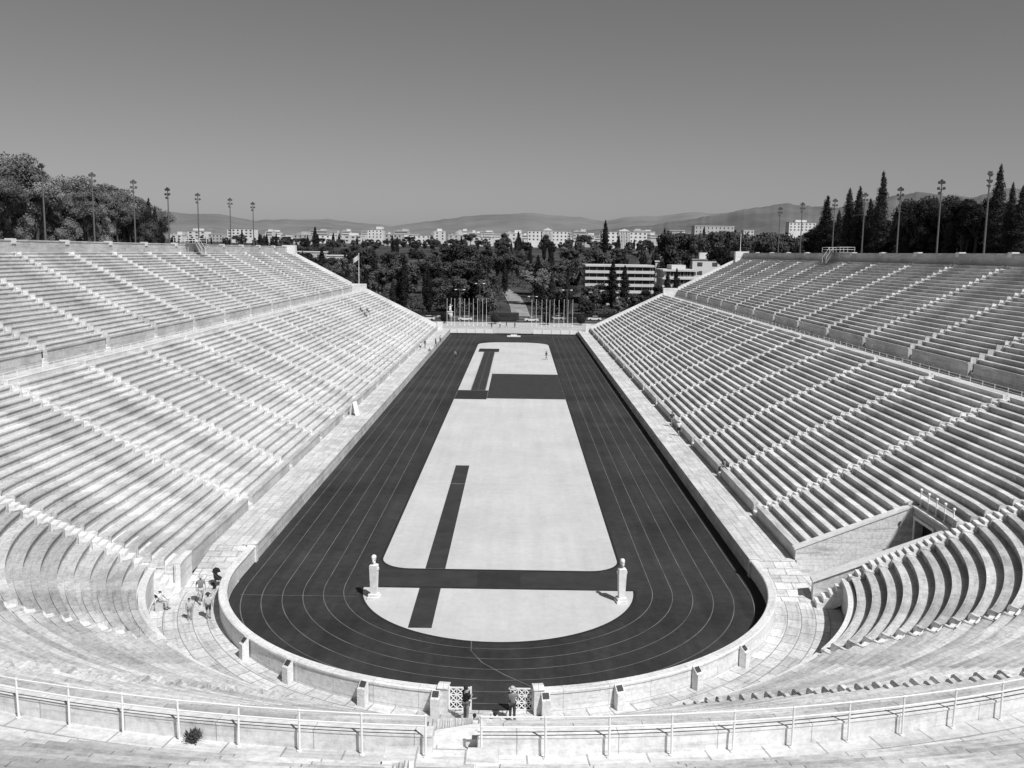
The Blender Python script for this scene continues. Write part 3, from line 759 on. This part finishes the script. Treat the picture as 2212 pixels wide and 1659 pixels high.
for i in range(84):
    px = 350+i*13.8+random.uniform(-7, 7); D = random.uniform(900, 1030); kd = random.choice(('cyp', 'broad', 'pine', 'broad'))
    yt = random.uniform(515, 530) if i % 6 else random.uniform(502, 511)
    plant_at(kd, px, yt, D, 'dark %s at the foot of the skyline buildings, %s part' % ({'cyp': 'cypress', 'broad': 'leafy tree', 'pine': 'pine'}[kd], 'left' if px < 900 else 'right'), 'skyline foot trees, %s %s' % (kd.replace('cyp', 'cypress').replace('broad', 'leafy'), 'left' if px < 900 else 'right'), w=1.2, hmin=8, idx=0)
def office(px0, px1, yt, D, st, label, dark=True, depth=22, pent=True):
    x0, x1 = px2x(px0, D), px2x(px1, D); xm = (x0+x1)/2; w = (x1-x0)/2; zb = terr(xm, D)-.5; H = zat((px0+px1)/2, yt, D)-zb
    b = thing('office_building', label, 'building', (xm, D, zb))
    MB().box(-w+.8, w-.8, .8, depth, 0, H-.2).build('walls', M_GLASS if dark else M_CITY[0], b, world=False)
    sh = H/st
    for k in range(st+1):
        z = k*sh
        MB().box(-w, w, -.2, depth+.3, z-.02, z+sh*(.42 if dark else .25) if k < st else z+.7).build('floor_band', M_BAND, b, world=False)
    me = None
    for k in range(st):
        for i in range(9):
            cx = -w+1.5+i*(2*w-3)/8
            if me is None: q = MB().box(-.12, .12, .55, .79, sh*.43, sh-.03).build('mullion', M_CITY[2], b, world=False); me = q.data; q.location = (cx, 0, 0)
            else: share('mullion', me, b, (cx, 0, k*sh))
    if not dark:
        me = None
        for k in range(st):
            for i in range(6):
                cx = -w+2.2+i*(2*w-4.4)/5
                if me is None: q = MB().box(-.8, .8, .6, .81, sh*.44, sh*.96).build('window', M_GLASS, b, world=False); me = q.data; q.location = (cx, 0, 0)
                else: share('window', me, b, (cx, 0, k*sh))
    if pent: MB().box(-w*.4, w*.4, 5, depth-5, H+.72, H+2.4).build('rooftop_room', M_CITY[0], b, world=False)
office(1264, 1412, 576, 350, 6, 'modern office block with white horizontal floor bands beside the park', pent=False)
office(1430, 1506, 586, 365, 4, 'white office block with dark windows right of the banded block', dark=False)
building(705, 738, 553, 470, 1, 0, 'low white pavilion roof among the park trees left of centre', depth=10)
building(632, 700, 545, 470, 1, 1, 'long low pale roof among the park trees by the left stand corner', depth=10)
building(1416, 1476, 566, 440, 2, 0, 'pale block with stepped roof behind the two office blocks', depth=12, extra='step')
building(1496, 1560, 562, 425, 2, 3, 'small white rooftops above the far corner of the right stand', depth=12, extra='pent')

# ------------------------------------------------------------------ floodlight masts
def mast(first=[None]):
    if first[0]: return copy_tree(first[0])
    r = bpy.data.objects.new('floodlight_mast', None); COL.objects.link(r)
    MB().tube((0,0,0), (0,0,11.6), .14, .08, 10).tube((0,0,0), (0,0,.5), .24, .2, 10).build('pole', M_GREYMETAL, r, world=False)
    MB().box(-.42, .42, -.04, .04, 10.5, 10.58).box(-.42, .42, -.04, .04, 11.3, 11.38).box(-.28, .28, -.04, .04, 9.9, 9.97).build('crossbar', M_GREYMETAL, r, world=False)
    for x, z in ((-.36, 10.8), (.36, 10.8), (-.3, 11.62), (.3, 11.62), (0, 11.85), (-.2, 10.15)):
        MB().tube((x, .13, z-.02), (x, -.18, z-.12), .12, .22, 10).ball((x, .14, z), .13).build('lamp', M_GREYMETAL, r, world=False)
    first[0] = r; return r
lf = [(86, 350, 121), (195, 370, 135), (285, 386, 150), (360, 403, 165), (425, 415, 180), (495, 426, 200), (545, 435, 217)]
rf = [(1685, 446, 215), (1733, 436, 198), (1803, 428, 178), (1868, 415, 162), (1945, 402, 147), (2033, 386, 133), (2137, 368, 119)]
od = ['first', 'second', 'third', 'fourth', 'fifth', 'sixth', 'seventh']
for i, (px, yt, D) in enumerate(lf+rf):
    m = mast(); x = -(R+43.4) if px < 1121 else R+43.4
    D = abs(x-1)*2020/abs(px+(yt-545)*.014-1121); H = zat(px, yt, D)-20.2
    m.location = (x, (D+.14*(20.2+H-CAMZ))/.99, 20.2); s = H/12.05; m.scale = (1, 1, s)
    sd = 'left' if i < 7 else 'right'
    m.rotation_euler = (0, 0, random.uniform(-.8, .8))
    tag(m, 'floodlight mast behind the %s stand, %s from the %s' % (sd, od[i if i < 7 else 13-i], sd), 'floodlight', 'floodlight masts behind the stands')
M_PALE = plain('pale_grey_metal', .35, .1)
for s, side in ((-1, 'L'), (1, 'R')):
    p = thing('access_platform', 'pale railed stair platform over the back wall of the %s stand' % nm[side], 'platform', (s*(R+42), 172, 20))
    X = lambda d: s*(R+d)
    def bx(mb, d0, d1, y0, y1, z0, z1): mb.box(min(X(d0), X(d1)), max(X(d0), X(d1)), y0, y1, z0, z1); return mb
    bx(MB(), 41.0, 43.8, 167.5, 177.5, 21.95, 22.05).build('deck', M_PALE, p)
    mb = MB(); pts = [(X(39.9), 20.1), (X(41.0), 22.04), (X(41.0), 21.85), (X(40.1), 20.1)]; mb.prism(pts, 171.2, 171.28); mb.prism(pts, 173.2, 173.28)
    for k in range(8): u_ = k/8; bx(mb, 39.95+1.05*u_, 40.2+1.05*u_, 171.29, 173.19, 20.15+1.8*u_, 20.2+1.8*u_)
    mb.build('stairs', M_PALE, p)
    mb = MB()
    for y in (167.6, 171.2, 173.3, 177.4):
        for d in (41.1, 43.7): mb.tube((X(d), y, 22.0), (X(d), y, 22.9), .03)
    for z in (22.5, 22.9):
        for ya, yb in ((167.6, 171.2), (173.3, 177.4)): mb.tube((X(41.1), ya, z), (X(41.1), yb, z), .026)
        mb.tube((X(43.7), 167.6, z), (X(43.7), 177.4, z), .026)
        for y in (167.6, 177.4): mb.tube((X(41.1), y, z), (X(43.7), y, z), .026)
    for y in (171.2, 173.3): mb.tube((X(39.9), y, 21.0), (X(41.1), y, 22.9), .03); mb.tube((X(39.9), y, 20.0), (X(39.9), y, 21.0), .03)
    mb.build('handrail', M_WHITE, p)
    mb = MB()
    for y in (168, 177): mb.tube((X(41.3), y, 19.5), (X(41.3), y, 21.95), .06)
    mb.build('support', M_PALE, p)

# ------------------------------------------------------------------ flags, lamps, shrubs, cars
ft = thing('flagpole', 'flagpole with striped flag on the far corner of the lower left stand', 'flagpole', (-(R+23.5), YE+.5, 12.6))
MB().tube((0,0,0), (0,0,7.6), .08, .05).ball((0,0,7.65), .12).build('pole', M_WHITE, ft, world=False)
mb = MB(); vs = []
for i in range(7):
    for j in range(2): vs.append((-.1-i*.22, .1*sin(i*1.1), 7.4-j*1.3-i*.16))
mb.add(vs, [(2*i, 2*i+1, 2*i+3, 2*i+2) for i in range(6)])
fm, nt, bb = newmat('striped_flag'); wv = N(nt, 'ShaderNodeTexWave', bands_direction='Z'); wv.inputs['Scale'].default_value = 1.1
nt.links.new(N(nt, 'ShaderNodeTexCoord').outputs['Object'], wv.inputs['Vector']); nt.links.new(ramp(nt, wv.outputs['Fac'], [(.45, .12), (.55, .75)]), bb.inputs['Base Color'])
mb.build('flag', fm, ft, world=False)
ft2 = thing('flagpole', 'bare white pole on the far corner of the upper right stand', 'pole', (R+41, YE+.5, 22.2))
MB().tube((0,0,0), (0,0,4.2), .08, .05).ball((0,0,4.2), .12).build('pole', M_WHITE, ft2, world=False)
fpm = MB().tube((0,0,0), (0,0,7.6), .055, .035, 8).tube((0,0,0), (0,0,.3), .16, .16, 8).ball((0,0,7.65), .09).build('flagpole', M_WHITE)
k = 0
for s in (-1, 1):
    for i in range(10):
        o = fpm if k == 0 else fpm.copy()
        if k: COL.objects.link(o)
        k += 1
        px = (968+i*9.6) if s < 0 else (1152+i*9.6)
        o.location = (px2x(px, 272)+random.uniform(-.3, .3), 270+(i % 2)*3, 0)
        tag(o, 'bare white flagpole in the row %s of the far entrance' % ('left' if s < 0 else 'right'), 'flagpole', 'flagpoles %s of the far entrance' % ('left' if s < 0 else 'right'))
for px, yt, D, lb in ((995, 625, 285, 'double-armed street lamp left of the park path'), (1038, 612, 296, 'tall double-armed street lamp nearest the park path on its left'), (1226, 626, 285, 'double-armed street lamp right of the park path'), (1152, 640, 306, 'street lamp right beside the park path entrance')):
    H = zat(px, yt, D); r = thing('street_lamp', lb, 'street lamp', (px2x(px, D), D, 0))
    MB().tube((0,0,0), (0,0,H), .11, .06).tube((-1.1, 0, H), (1.1, 0, H), .05).build('pole', M_GREYMETAL, r, world=False)
    for s in (-1, 1): MB().ball((s*1.25, 0, H-.05), .42, .2, .13).build('lamp_head', M_WHITE, r, world=False)
random.seed(31)
def topiary():
    r = bpy.data.objects.new('round_shrub', None); COL.objects.link(r)
    MB().tube((0,0,0), (0,0,1), .12).build('trunk', M_BARK, r, world=False)
    cr = MB(); cr.ball((0,0,1.9), 1.35, 1.35, 1.35, .05); leafquads(cr, (0,0,1.9), 1.45, 1.45, 1.45, 900, .14); cr.build('crown', M_LEAFD, r, world=False, fast=True); return r
tp = topiary()
for i, (px, lb) in enumerate(((964, 'leftmost clipped round shrub on the forecourt'), (1072, 'clipped round shrub just left of the centre of the forecourt'), (1184, 'clipped round shrub just right of the centre of the forecourt'), (1256, 'rightmost clipped round shrub on the forecourt'))):
    o = tp if i == 0 else copy_tree(tp); o.location = (px2x(px, 280), 278, 0); tag(o, 'dark ' + lb, 'shrub', 'clipped round shrubs on the forecourt')
for s in (-1, 1):
    h = MB(); h.box(min(s*14, s*40), max(s*14, s*40), 308, 310, 0, 1.2); leafquads(h, (s*27, 309, .7), 13.2, 1.2, .8, 2600, .2)
    tag(h.build('hedge', M_LEAFD, fast=True), 'low dark hedge along the road %s of the park path' % ('left' if s < 0 else 'right'), 'hedge')
CM = [plain('car_paint_white', .65, .03, rough=.3), plain('car_paint_silver', .4, .03, rough=.3), plain('car_paint_dark', .04, .05, rough=.3)]
def car(mi, x, y, lb, rz=0):
    r = thing('parked_car', lb, 'car', (x, y, .01), rz)
    body = [(-2.1, .32), (-2.15, .6), (-2.05, .88), (-1.2, .95), (1.9, .92), (2.12, .75), (2.15, .4), (2.1, .3)]
    MB().prism(body, -.85, .85).build('body', CM[mi], r, world=False)
    MB().prism([(-1.25, .95), (-.65, 1.38), (1.05, 1.4), (1.75, .93)], -.72, .72).build('window', M_GLASS, r, world=False)
    MB().prism([(-.62, 1.385), (-.5, 1.44), (.95, 1.45), (1.05, 1.405)], -.7, .7).build('roof', CM[mi], r, world=False)
    for wx in (-1.35, 1.3):
        for s in (-1, 1): MB().tube((wx, s*.72, .31), (wx, s*.9, .31), .31, n=14).build('wheel', M_BLACK, r, world=False)
    for s in (-1, 1): MB().box(-2.17, -2.1, s*.6-.15, s*.6+.15, .62, .76).build('headlight', M_WHITE, r, world=False)
car(0, px2x(928, 292), 289.5, 'white car leftmost on the road beyond the forecourt'); car(1, px2x(962, 300), 298.5, 'silver car on the far lane behind the left flagpoles'); car(0, px2x(1008, 292), 289.5, 'white car between the left flagpoles', .02)
car(2, px2x(1040, 298), 297, 'dark car left of the dark bus'); car(0, px2x(1150, 292), 289.6, 'white car right of the dark bus'); car(1, px2x(1205, 300), 298.4, 'silver car on the far lane behind the right flagpoles'); car(2, px2x(1232, 292), 289.5, 'dark car near the right street lamp'); car(0, px2x(1285, 300), 298, 'white car rightmost on the road, near the right stand')
bus = thing('bus', 'dark coach stopped on the road behind the forecourt, left of the path', 'bus', (px2x(1098, 292), 291, .01))
MB().prism([(-3.6, .35), (-3.7, 1.0), (-3.4, 2.4), (-3.2, 2.6), (3.5, 2.6), (3.6, 2.4), (3.6, .35)], -1.1, 1.1).build('body', CM[2], bus, world=False)
for i in range(5): MB().box(-3.2+i*1.3, -2.05+i*1.3, -1.13, -1.1, 1.3, 2.15).build('window', M_GLASS, bus, world=False)
for wx in (-2.4, 2.4):
    for s in (-1, 1): MB().tube((wx, s*.95, .42), (wx, s*1.14, .42), .42, n=14).build('wheel', M_BLACK, bus, world=False)
sx = px2x(966, 290); st = thing('statue', 'white marble statue on a plinth at the left of the forecourt', 'statue', (sx, 306.5, 0))
MB().box(-.8, .8, -.8, .8, 0, 1.6).box(-.95, .95, -.95, .95, 1.6, 1.75).build('plinth', M_MARB, st, world=False)
MB().tube((-.2,0,1.75), (-.12,0,2.8), .16, .2).tube((.25,-.2,1.75), (.12,0,2.8), .16, .2).ball((0,0,3.1), .36, .26, .55).ball((0,0,3.95), .17, .17, .22).tube((.3,0,3.4), (.8,-.2,3.7), .11, .08).tube((-.3,0,3.4), (-.5,.1,2.8), .11, .08).build('figure', M_MARB, st, smooth=True, world=False)
ab = thing('a_board', 'white folding A-shaped board standing on the left walkway', 'sign', (-18.9, 113, 1.15), 1.25)
for s in (-1, 1):
    MB().box(-.5, .5, -.02, .02, 0, 1.75, Matrix.Translation((0, s*.42, 0)) @ Matrix.Rotation(s*.235, 4, 'X')).build('panel', M_WHITE, ab, world=False)
MB().tube((-.5, 0, 1.71), (.5, 0, 1.71), .03).build('hinge', M_GREYMETAL, ab, world=False)
mb = MB(); random.seed(3)
for i in range(60):
    a = random.uniform(0, 2*pi); r_ = random.uniform(.05, .2); h = random.uniform(.06, .26)
    p = Vector((r_*cos(a), r_*sin(a), h)); mb.add([(0, 0, 0), p+Vector((.03, 0, 0)), p*1.2+Vector((0, 0, .02)), p-Vector((0, .03, 0))], [(0,1,2,3)])
leafquads(mb, (0, 0, .12), .14, .13, .1, 160, .03)
wx, wy = P2('C', RD, radians(-8.9)); o = mb.build('weed', M_LEAF); o.location = (wx, wy, 10.4); tag(o, 'small tuft of weeds at the foot of the foreground kerb wall', 'plant')

# ------------------------------------------------------------------ people
def skin(name, pts, edges, mat, parent, sub=1):
    me = bpy.data.meshes.new(name); bm = bmesh.new(); sl = bm.verts.layers.skin.verify(); vs = []
    for i, (p, r) in enumerate(pts):
        v = bm.verts.new(p); rr = r if isinstance(r, tuple) else (r, r); v[sl].radius = rr; v[sl].use_root = (i == 0); vs.append(v)
    for a, b in edges: bm.edges.new((vs[a], vs[b]))
    bm.to_mesh(me); bm.free()
    t = bpy.data.objects.new('tmp', me); COL.objects.link(t)
    s = t.modifiers.new('s', 'SKIN'); s.use_smooth_shade = True
    u = t.modifiers.new('u', 'SUBSURF'); u.levels = sub; u.render_levels = sub
    dg = bpy.context.evaluated_depsgraph_get(); dg.update()
    m2 = bpy.data.meshes.new_from_object(t.evaluated_get(dg)); m2.name = name
    bpy.data.objects.remove(t); m2.materials.clear(); m2.materials.append(mat)
    o = bpy.data.objects.new(name, m2); COL.objects.link(o); o.parent = parent; return o
M_SKIN = plain('skin_tone', .27, .05); M_HAIR = plain('dark_hair', .02, .2)
CL = {v: plain('cloth_%s' % v, c, .12, 6) for v, c in (('black', .02), ('dark', .05), ('grey', .2), ('light', .45), ('white', .68))}
POSES = {
 'stand': {},
 'walk': {'kl': (-.1, -.16, .5), 'al': (-.1, -.2, .1), 'tl': (-.1, -.38, .05), 'kr': (.1, 0, .5), 'ar': (.1, .28, .16), 'tr': (.1, .16, .04), 'el': (-.25, .12, 1.16), 'wl': (-.25, .08, .92), 'er': (.25, -.06, 1.15), 'wr': (.24, -.22, .98)},
 'lean': {'el': (-.27, -.1, 1.18), 'wl': (-.2, -.33, 1.1), 'er': (.27, -.1, 1.18), 'wr': (.2, -.33, 1.12)},
 'sit': {'kl': (-.12, -.45, .95), 'al': (-.12, -.45, .52), 'tl': (-.12, -.62, .48), 'kr': (.12, -.45, .95), 'ar': (.12, -.45, .52), 'tr': (.12, -.62, .48), 'el': (-.26, -.1, 1.15), 'wl': (-.16, -.36, 1.02), 'er': (.26, -.1, 1.15), 'wr': (.16, -.36, 1.02)},
}
def person(lb, x, y, z, h=1.72, rz=0, pose='stand', shirt='dark', legs='grey', hat=None, shorts=False, group=None, hair=M_HAIR):
    J = {'pe': (0,0,.95), 'sp': (0,0,1.12), 'ch': (0,0,1.33), 'nk': (0,0,1.47), 'hd': (0,-.015,1.56), 'ht': (0,-.005,1.66), 'no': (0,-.125,1.585),
         'sl': (-.18,0,1.40), 'sr': (.18,0,1.40), 'el': (-.24,.02,1.13), 'er': (.24,.02,1.13), 'wl': (-.25,-.05,.89), 'wr': (.25,-.05,.89),
         'hl': (-.09,0,.9), 'hr': (.09,0,.9), 'kl': (-.1,-.02,.5), 'kr': (.1,-.02,.5), 'al': (-.1,.02,.08), 'ar': (.1,.02,.08), 'tl': (-.11,-.17,.035), 'tr': (.11,-.17,.035)}
    J.update(POSES[pose]); s = h/1.72
    r = thing('person', lb, 'person', (x, y, z), rz, group); r.scale = (s, s, s)
    if pose == 'sit': J = {k: (v[0], v[1], v[2]-.86) for k, v in J.items()}
    rad = {'pe': (.14,.11), 'sp': (.125,.095), 'ch': (.15,.11), 'nk': .052, 'hd': (.078,.09), 'ht': (.07,.085), 'no': .014, 'sl': .06, 'sr': .06, 'el': .042, 'er': .042, 'wl': .028, 'wr': .028,
           'hl': .088, 'hr': .088, 'kl': .056, 'kr': .056, 'al': .038, 'ar': .038, 'tl': .036, 'tr': .036}
    E = [('pe','sp'),('sp','ch'),('ch','nk'),('nk','hd'),('hd','ht'),('hd','no'),('ch','sl'),('ch','sr'),('sl','el'),('sr','er'),('el','wl'),('er','wr'),('pe','hl'),('pe','hr'),('hl','kl'),('hr','kr'),('kl','al'),('kr','ar'),('al','tl'),('ar','tr')]
    ks = list(J); pts = [(J[k], rad[k]) for k in ks]; ed = [(ks.index(a), ks.index(b)) for a, b in E]
    for e, w, sg in (('el','wl',-1), ('er','wr',1)):
        d = (Vector(J[w])-Vector(J[e])).normalized(); c = Vector(J[w])+d*.07; pts.append((c, (.036,.02))); ci = len(pts)-1; ed.append((ks.index(w), ci))
        fw = Vector((0,-1,0)); fw = (fw - d*fw.dot(d)).normalized()
        for q, L in ((-.03,.06), (-.01,.075), (.01,.08), (.03,.07)):
            a = c+d*.03+fw*q; pts.append((a, .010)); ed.append((ci, len(pts)-1)); pts.append((a+d*L*.6+Vector((-sg*.008,0,0)), .009)); ed.append((len(pts)-2, len(pts)-1))
        a = c-d*.02+fw*.045; pts.append((a, .011)); ed.append((ci, len(pts)-1)); pts.append((a+d*.045+fw*.015, .009)); ed.append((len(pts)-2, len(pts)-1))
    skin('body', pts, ed, M_SKIN, r)
    def V(k): return Vector(J[k])
    u = lambda a, b, t: V(a).lerp(V(b), t)
    skin('shirt', [(V('sp'), (.15,.12)), (V('pe')+Vector((0,0,.03)), (.158,.13)), (V('ch'), (.172,.132)), (V('ch').lerp(V('nk'), .55), (.10,.09)), (V('sl'), .078), (V('sr'), .078), (u('sl','el',.75), .066), (u('sr','er',.75), .066)],
         [(0,1),(0,2),(2,3),(2,4),(2,5),(4,6),(5,7)], CL[shirt], r)
    lp = [(V('pe')-Vector((0,0,.0)), (.15,.122)), (V('hl'), .105), (V('hr'), .105)]
    le = [(0,1),(0,2)]
    for hp, kn, an in ((1,'kl','al'), (2,'kr','ar')):
        if shorts: lp.append((V('hl' if hp == 1 else 'hr').lerp(V(kn), .85), .085)); le.append((hp, len(lp)-1))
        else:
            lp.append((V(kn), .074)); le.append((hp, len(lp)-1)); lp.append((V(kn).lerp(V(an), .9), .056)); le.append((len(lp)-2, len(lp)-1))
    skin('shorts' if shorts else 'trousers', lp, le, CL[legs], r)
    hc = V('hd')+Vector((0, .02, .055))
    MB().ball(hc+Vector((0, .012, .01)), .098, .105, .1, .03).build('hair', hair, r, smooth=True, world=False)
    if hat:
        MB().lathe([(.19, 0), (.19, .012), (.11, .02), (.105, .09), (.07, .12), (.01, .125)], hc+Vector((0, -.01, .035)), 16).build('hat', CL[hat], r, world=False)
    for a, b in (('al','tl'), ('ar','tr')):
        skin('shoe', [(V(a).lerp(V(b), .0)-Vector((0,-.02,.03)), .048), (V(b), .046)], [(0,1)], CL['dark'], r)
    return r
def gx(px, py, z):
    q = CAMZ-z; D = 2020*q/(.99*(py-hz(px))); return (px-1121+(py-545)*.014)/2020*D+1, (D-.14*q)/.99
person('man in black T-shirt standing at the left gate leaf', -1.1, 39.9, .05, 1.75, 2.2, 'lean', 'black', 'grey')
person('person in pale sun hat leaning by the right gate leaf', 1.0, 40.0, .05, 1.65, 2.9, 'lean', 'grey', 'dark', hat='light')
def person_seat(lb, x, y, zseat, h, rz, sh, lg, **k): return person(lb, x, y, zseat, h, rz, 'sit', sh, lg, **k)
mb = MB().box(-1.2, .8, 38.3, 38.75, .045, .45)
tag(mb.build('stone_bench', M_WALLW), 'low marble bench under the parapet facing the lattice gate', 'bench')
person_seat('dark-haired person sitting on the low bench between the gate leaves', .25, 38.5, .45, 1.7, 3.1, 'black', 'dark')
person_seat('small dark-haired person sitting on the low bench, left of centre', -.65, 38.5, .45, 1.5, 3.3, 'grey', 'dark')
for px, py, z, h, rz, ps, sh, lg, hat, so, lb in (
    (409, 1340, .05, 1.3, .3, 'stand', 'light', 'grey', None, True, 'child standing leftmost of the group on the left walkway'),
    (434, 1304, .05, 1.7, .5, 'walk', 'grey', 'light', 'light', True, 'adult in light hat walking at the back of the left walkway group'),
    (450, 1338, .05, 1.55, 3.4, 'stand', 'light', 'dark', 'dark', True, 'adult in shorts standing rightmost of the group on the left walkway'),
    (1462, 921, 1.15, 1.78, .2, 'walk', 'dark', 'grey', None, True, 'person in dark top walking behind another on the right walkway'),
    (1466, 941, 1.15, 1.72, 0, 'walk', 'white', 'black', 'white', True, 'person in white top and dark shorts walking on the right walkway'),
    (983, 776, 0, 1.75, 0, 'walk', 'grey', 'dark', None, False, 'lone person walking on the left straight of the track'),
    (1180, 777, .01, 1.75, 1.0, 'walk', 'dark', 'grey', None, False, 'lone person walking on the far pale infield'),
    (908, 757, 1.15, 1.7, 0, 'stand', 'white', 'dark', None, True, 'person in white standing at the far left walkway by the parapet'),
    (918, 752, 1.15, 1.75, 1, 'walk', 'dark', 'grey', None, False, 'dark-dressed person second in the far left walkway group'),
    (928, 770, 1.15, 1.7, 0, 'walk', 'grey', 'light', None, True, 'nearest person of the far left walkway group'),
    (941, 748, 1.15, 1.75, 2, 'walk', 'black', 'dark', None, False, 'person in black farther along the left walkway'),
    (951, 740, 1.15, 1.7, 0, 'stand', 'light', 'dark', None, False, 'farthest person on the left walkway near the entrance'),
    (1062, 709, 0, 1.75, 0, 'walk', 'dark', 'dark', None, False, 'dark figure leftmost on the forecourt beyond the barrier'),
    (1080, 708, 0, 1.75, 1, 'stand', 'white', 'dark', None, False, 'pale-topped figure second from left on the forecourt'),
    (1094, 707, 0, 1.75, 2, 'walk', 'black', 'grey', None, False, 'black-topped figure on the forecourt near the centre'),
    (1112, 708, 0, 1.7, 0, 'stand', 'grey', 'dark', None, False, 'grey-dressed figure rightmost on the forecourt')):
    x, y = gx(px, py, z)
    if z > 1: x = max(-(R+2.7), min(R+2.6, x))
    person(lb, x, y, z, h, rz, ps, sh, lg, hat, so)
mb = MB(); radial(mb, 'C', radians(-76), [(3.6, .045), (3.6, .45), (4.05, .45), (4.05, .045)], .9)
tag(mb.build('stone_block', M_WALL), 'worn marble block used as a seat beside the left walkway', 'block')
xx, yy = P2('C', 3.8, radians(-76))
person_seat('person in white sitting on a marble block beside the left walkway', xx, yy, .45, 1.65, 1.4, 'white', 'light', hat='white')
person_seat('dark-haired person sitting in the first row of the right stand', R+3.5, 84.5, 1.78, 1.7, -1.3, 'grey', 'dark')
for i, (Yp, k) in enumerate(((203, 17), (207, 16), (199, 15))):
    person_seat(['dark figure sitting high in the far left lower stand, leftmost', 'dark figure sitting in the far left lower stand, farthest', 'dark figure sitting in the far left lower stand, nearest the track'][i], -(R+3.3+TR*k+.2), Yp, 1.4+RS*(k+1), 1.7, 1.4, 'black', 'dark')
x, y = gx(472, 1272, .05); sr = thing('stroller', 'black baby stroller on the left walkway against the curved wall', 'stroller', (x, y, .3), .5)
MB().prism([(-.25, .5), (.2, .42), (.28, .5), (.0, .7), (-.12, 1.0), (-.3, .95)], -.2, .2).build('seat', CL['black'], sr, world=False)
MB().prism([(-.32, .9), (-.3, 1.1), (-.12, 1.2), (.08, 1.12), (.12, 1.0), (-.1, .98)], -.22, .22).build('hood', CL['black'], sr, world=False)
mb = MB()
for s in (-.22, .22): mb.tube((.35, s, .12), (-.35, s, 1.0), .015, n=6); mb.tube((-.3, s, .12), (.1, s, .6), .015, n=6)
mb.tube((-.35, -.22, 1.0), (-.35, .22, 1.0), .018, n=6); mb.build('frame', M_GREYMETAL, sr, world=False)
for wx in (-.3, .35):
    for s in (-.25, .25): MB().tube((wx, s-.015, .12), (wx, s+.015, .12), .12, n=14).build('wheel', M_BLACK, sr, world=False)
sr.location.z = .045 + max(0, (y-55.5)/(61.8-55.5))*1.1

# ------------------------------------------------------------------ light, sky, camera
sd = Vector((-.62*cos(radians(52)), .785*cos(radians(52)), -sin(radians(52))))
L = bpy.data.lights.new('sun', 'SUN'); L.energy = 5.0; L.angle = radians(.5); L.color = (1, 1, 1)
lo = bpy.data.objects.new('sun', L); COL.objects.link(lo); lo.rotation_euler = sd.to_track_quat('-Z', 'Y').to_euler()
W = bpy.data.worlds.new('World'); SC.world = W; W.use_nodes = True; nt = W.node_tree
sky = nt.nodes.new('ShaderNodeTexSky'); sky.sky_type = 'NISHITA'; sky.sun_disc = False
sky.sun_elevation = radians(52); sky.sun_rotation = radians(141.5); sky.altitude = 100; sky.dust_density = 1.2
sep = nt.nodes.new('ShaderNodeSeparateColor'); nt.links.new(sky.outputs[0], sep.inputs[0])
def mth(op, a, b):
    n = nt.nodes.new('ShaderNodeMath'); n.operation = op
    for i, q in enumerate((a, b)):
        if isinstance(q, (int, float)): n.inputs[i].default_value = q
        else: nt.links.new(q, n.inputs[i])
    return n.outputs[0]
v = mth('ADD', mth('ADD', mth('MULTIPLY', sep.outputs[0], .66), mth('MULTIPLY', sep.outputs[1], .29)), mth('MULTIPLY', sep.outputs[2], .05))
nt.links.new(v, nt.nodes['Background'].inputs[0]); nt.nodes['Background'].inputs[1].default_value = .07
cam = bpy.data.cameras.new('camera'); co = bpy.data.objects.new('camera', cam); COL.objects.link(co)
cam.lens = 2020/2212*36; cam.sensor_width = 36; cam.clip_end = 30000; cam.clip_start = .05
co.matrix_world = Matrix.Translation((1.0, 0, CAMZ)) @ Matrix.Rotation(radians(.312), 4, 'Z') @ Matrix.Rotation(radians(90-8.02), 4, 'X') @ Matrix.Rotation(radians(.8), 4, 'Z')
SC.camera = co
SC.view_settings.view_transform = 'Standard'; SC.view_settings.look = 'None'; SC.view_settings.exposure = 0
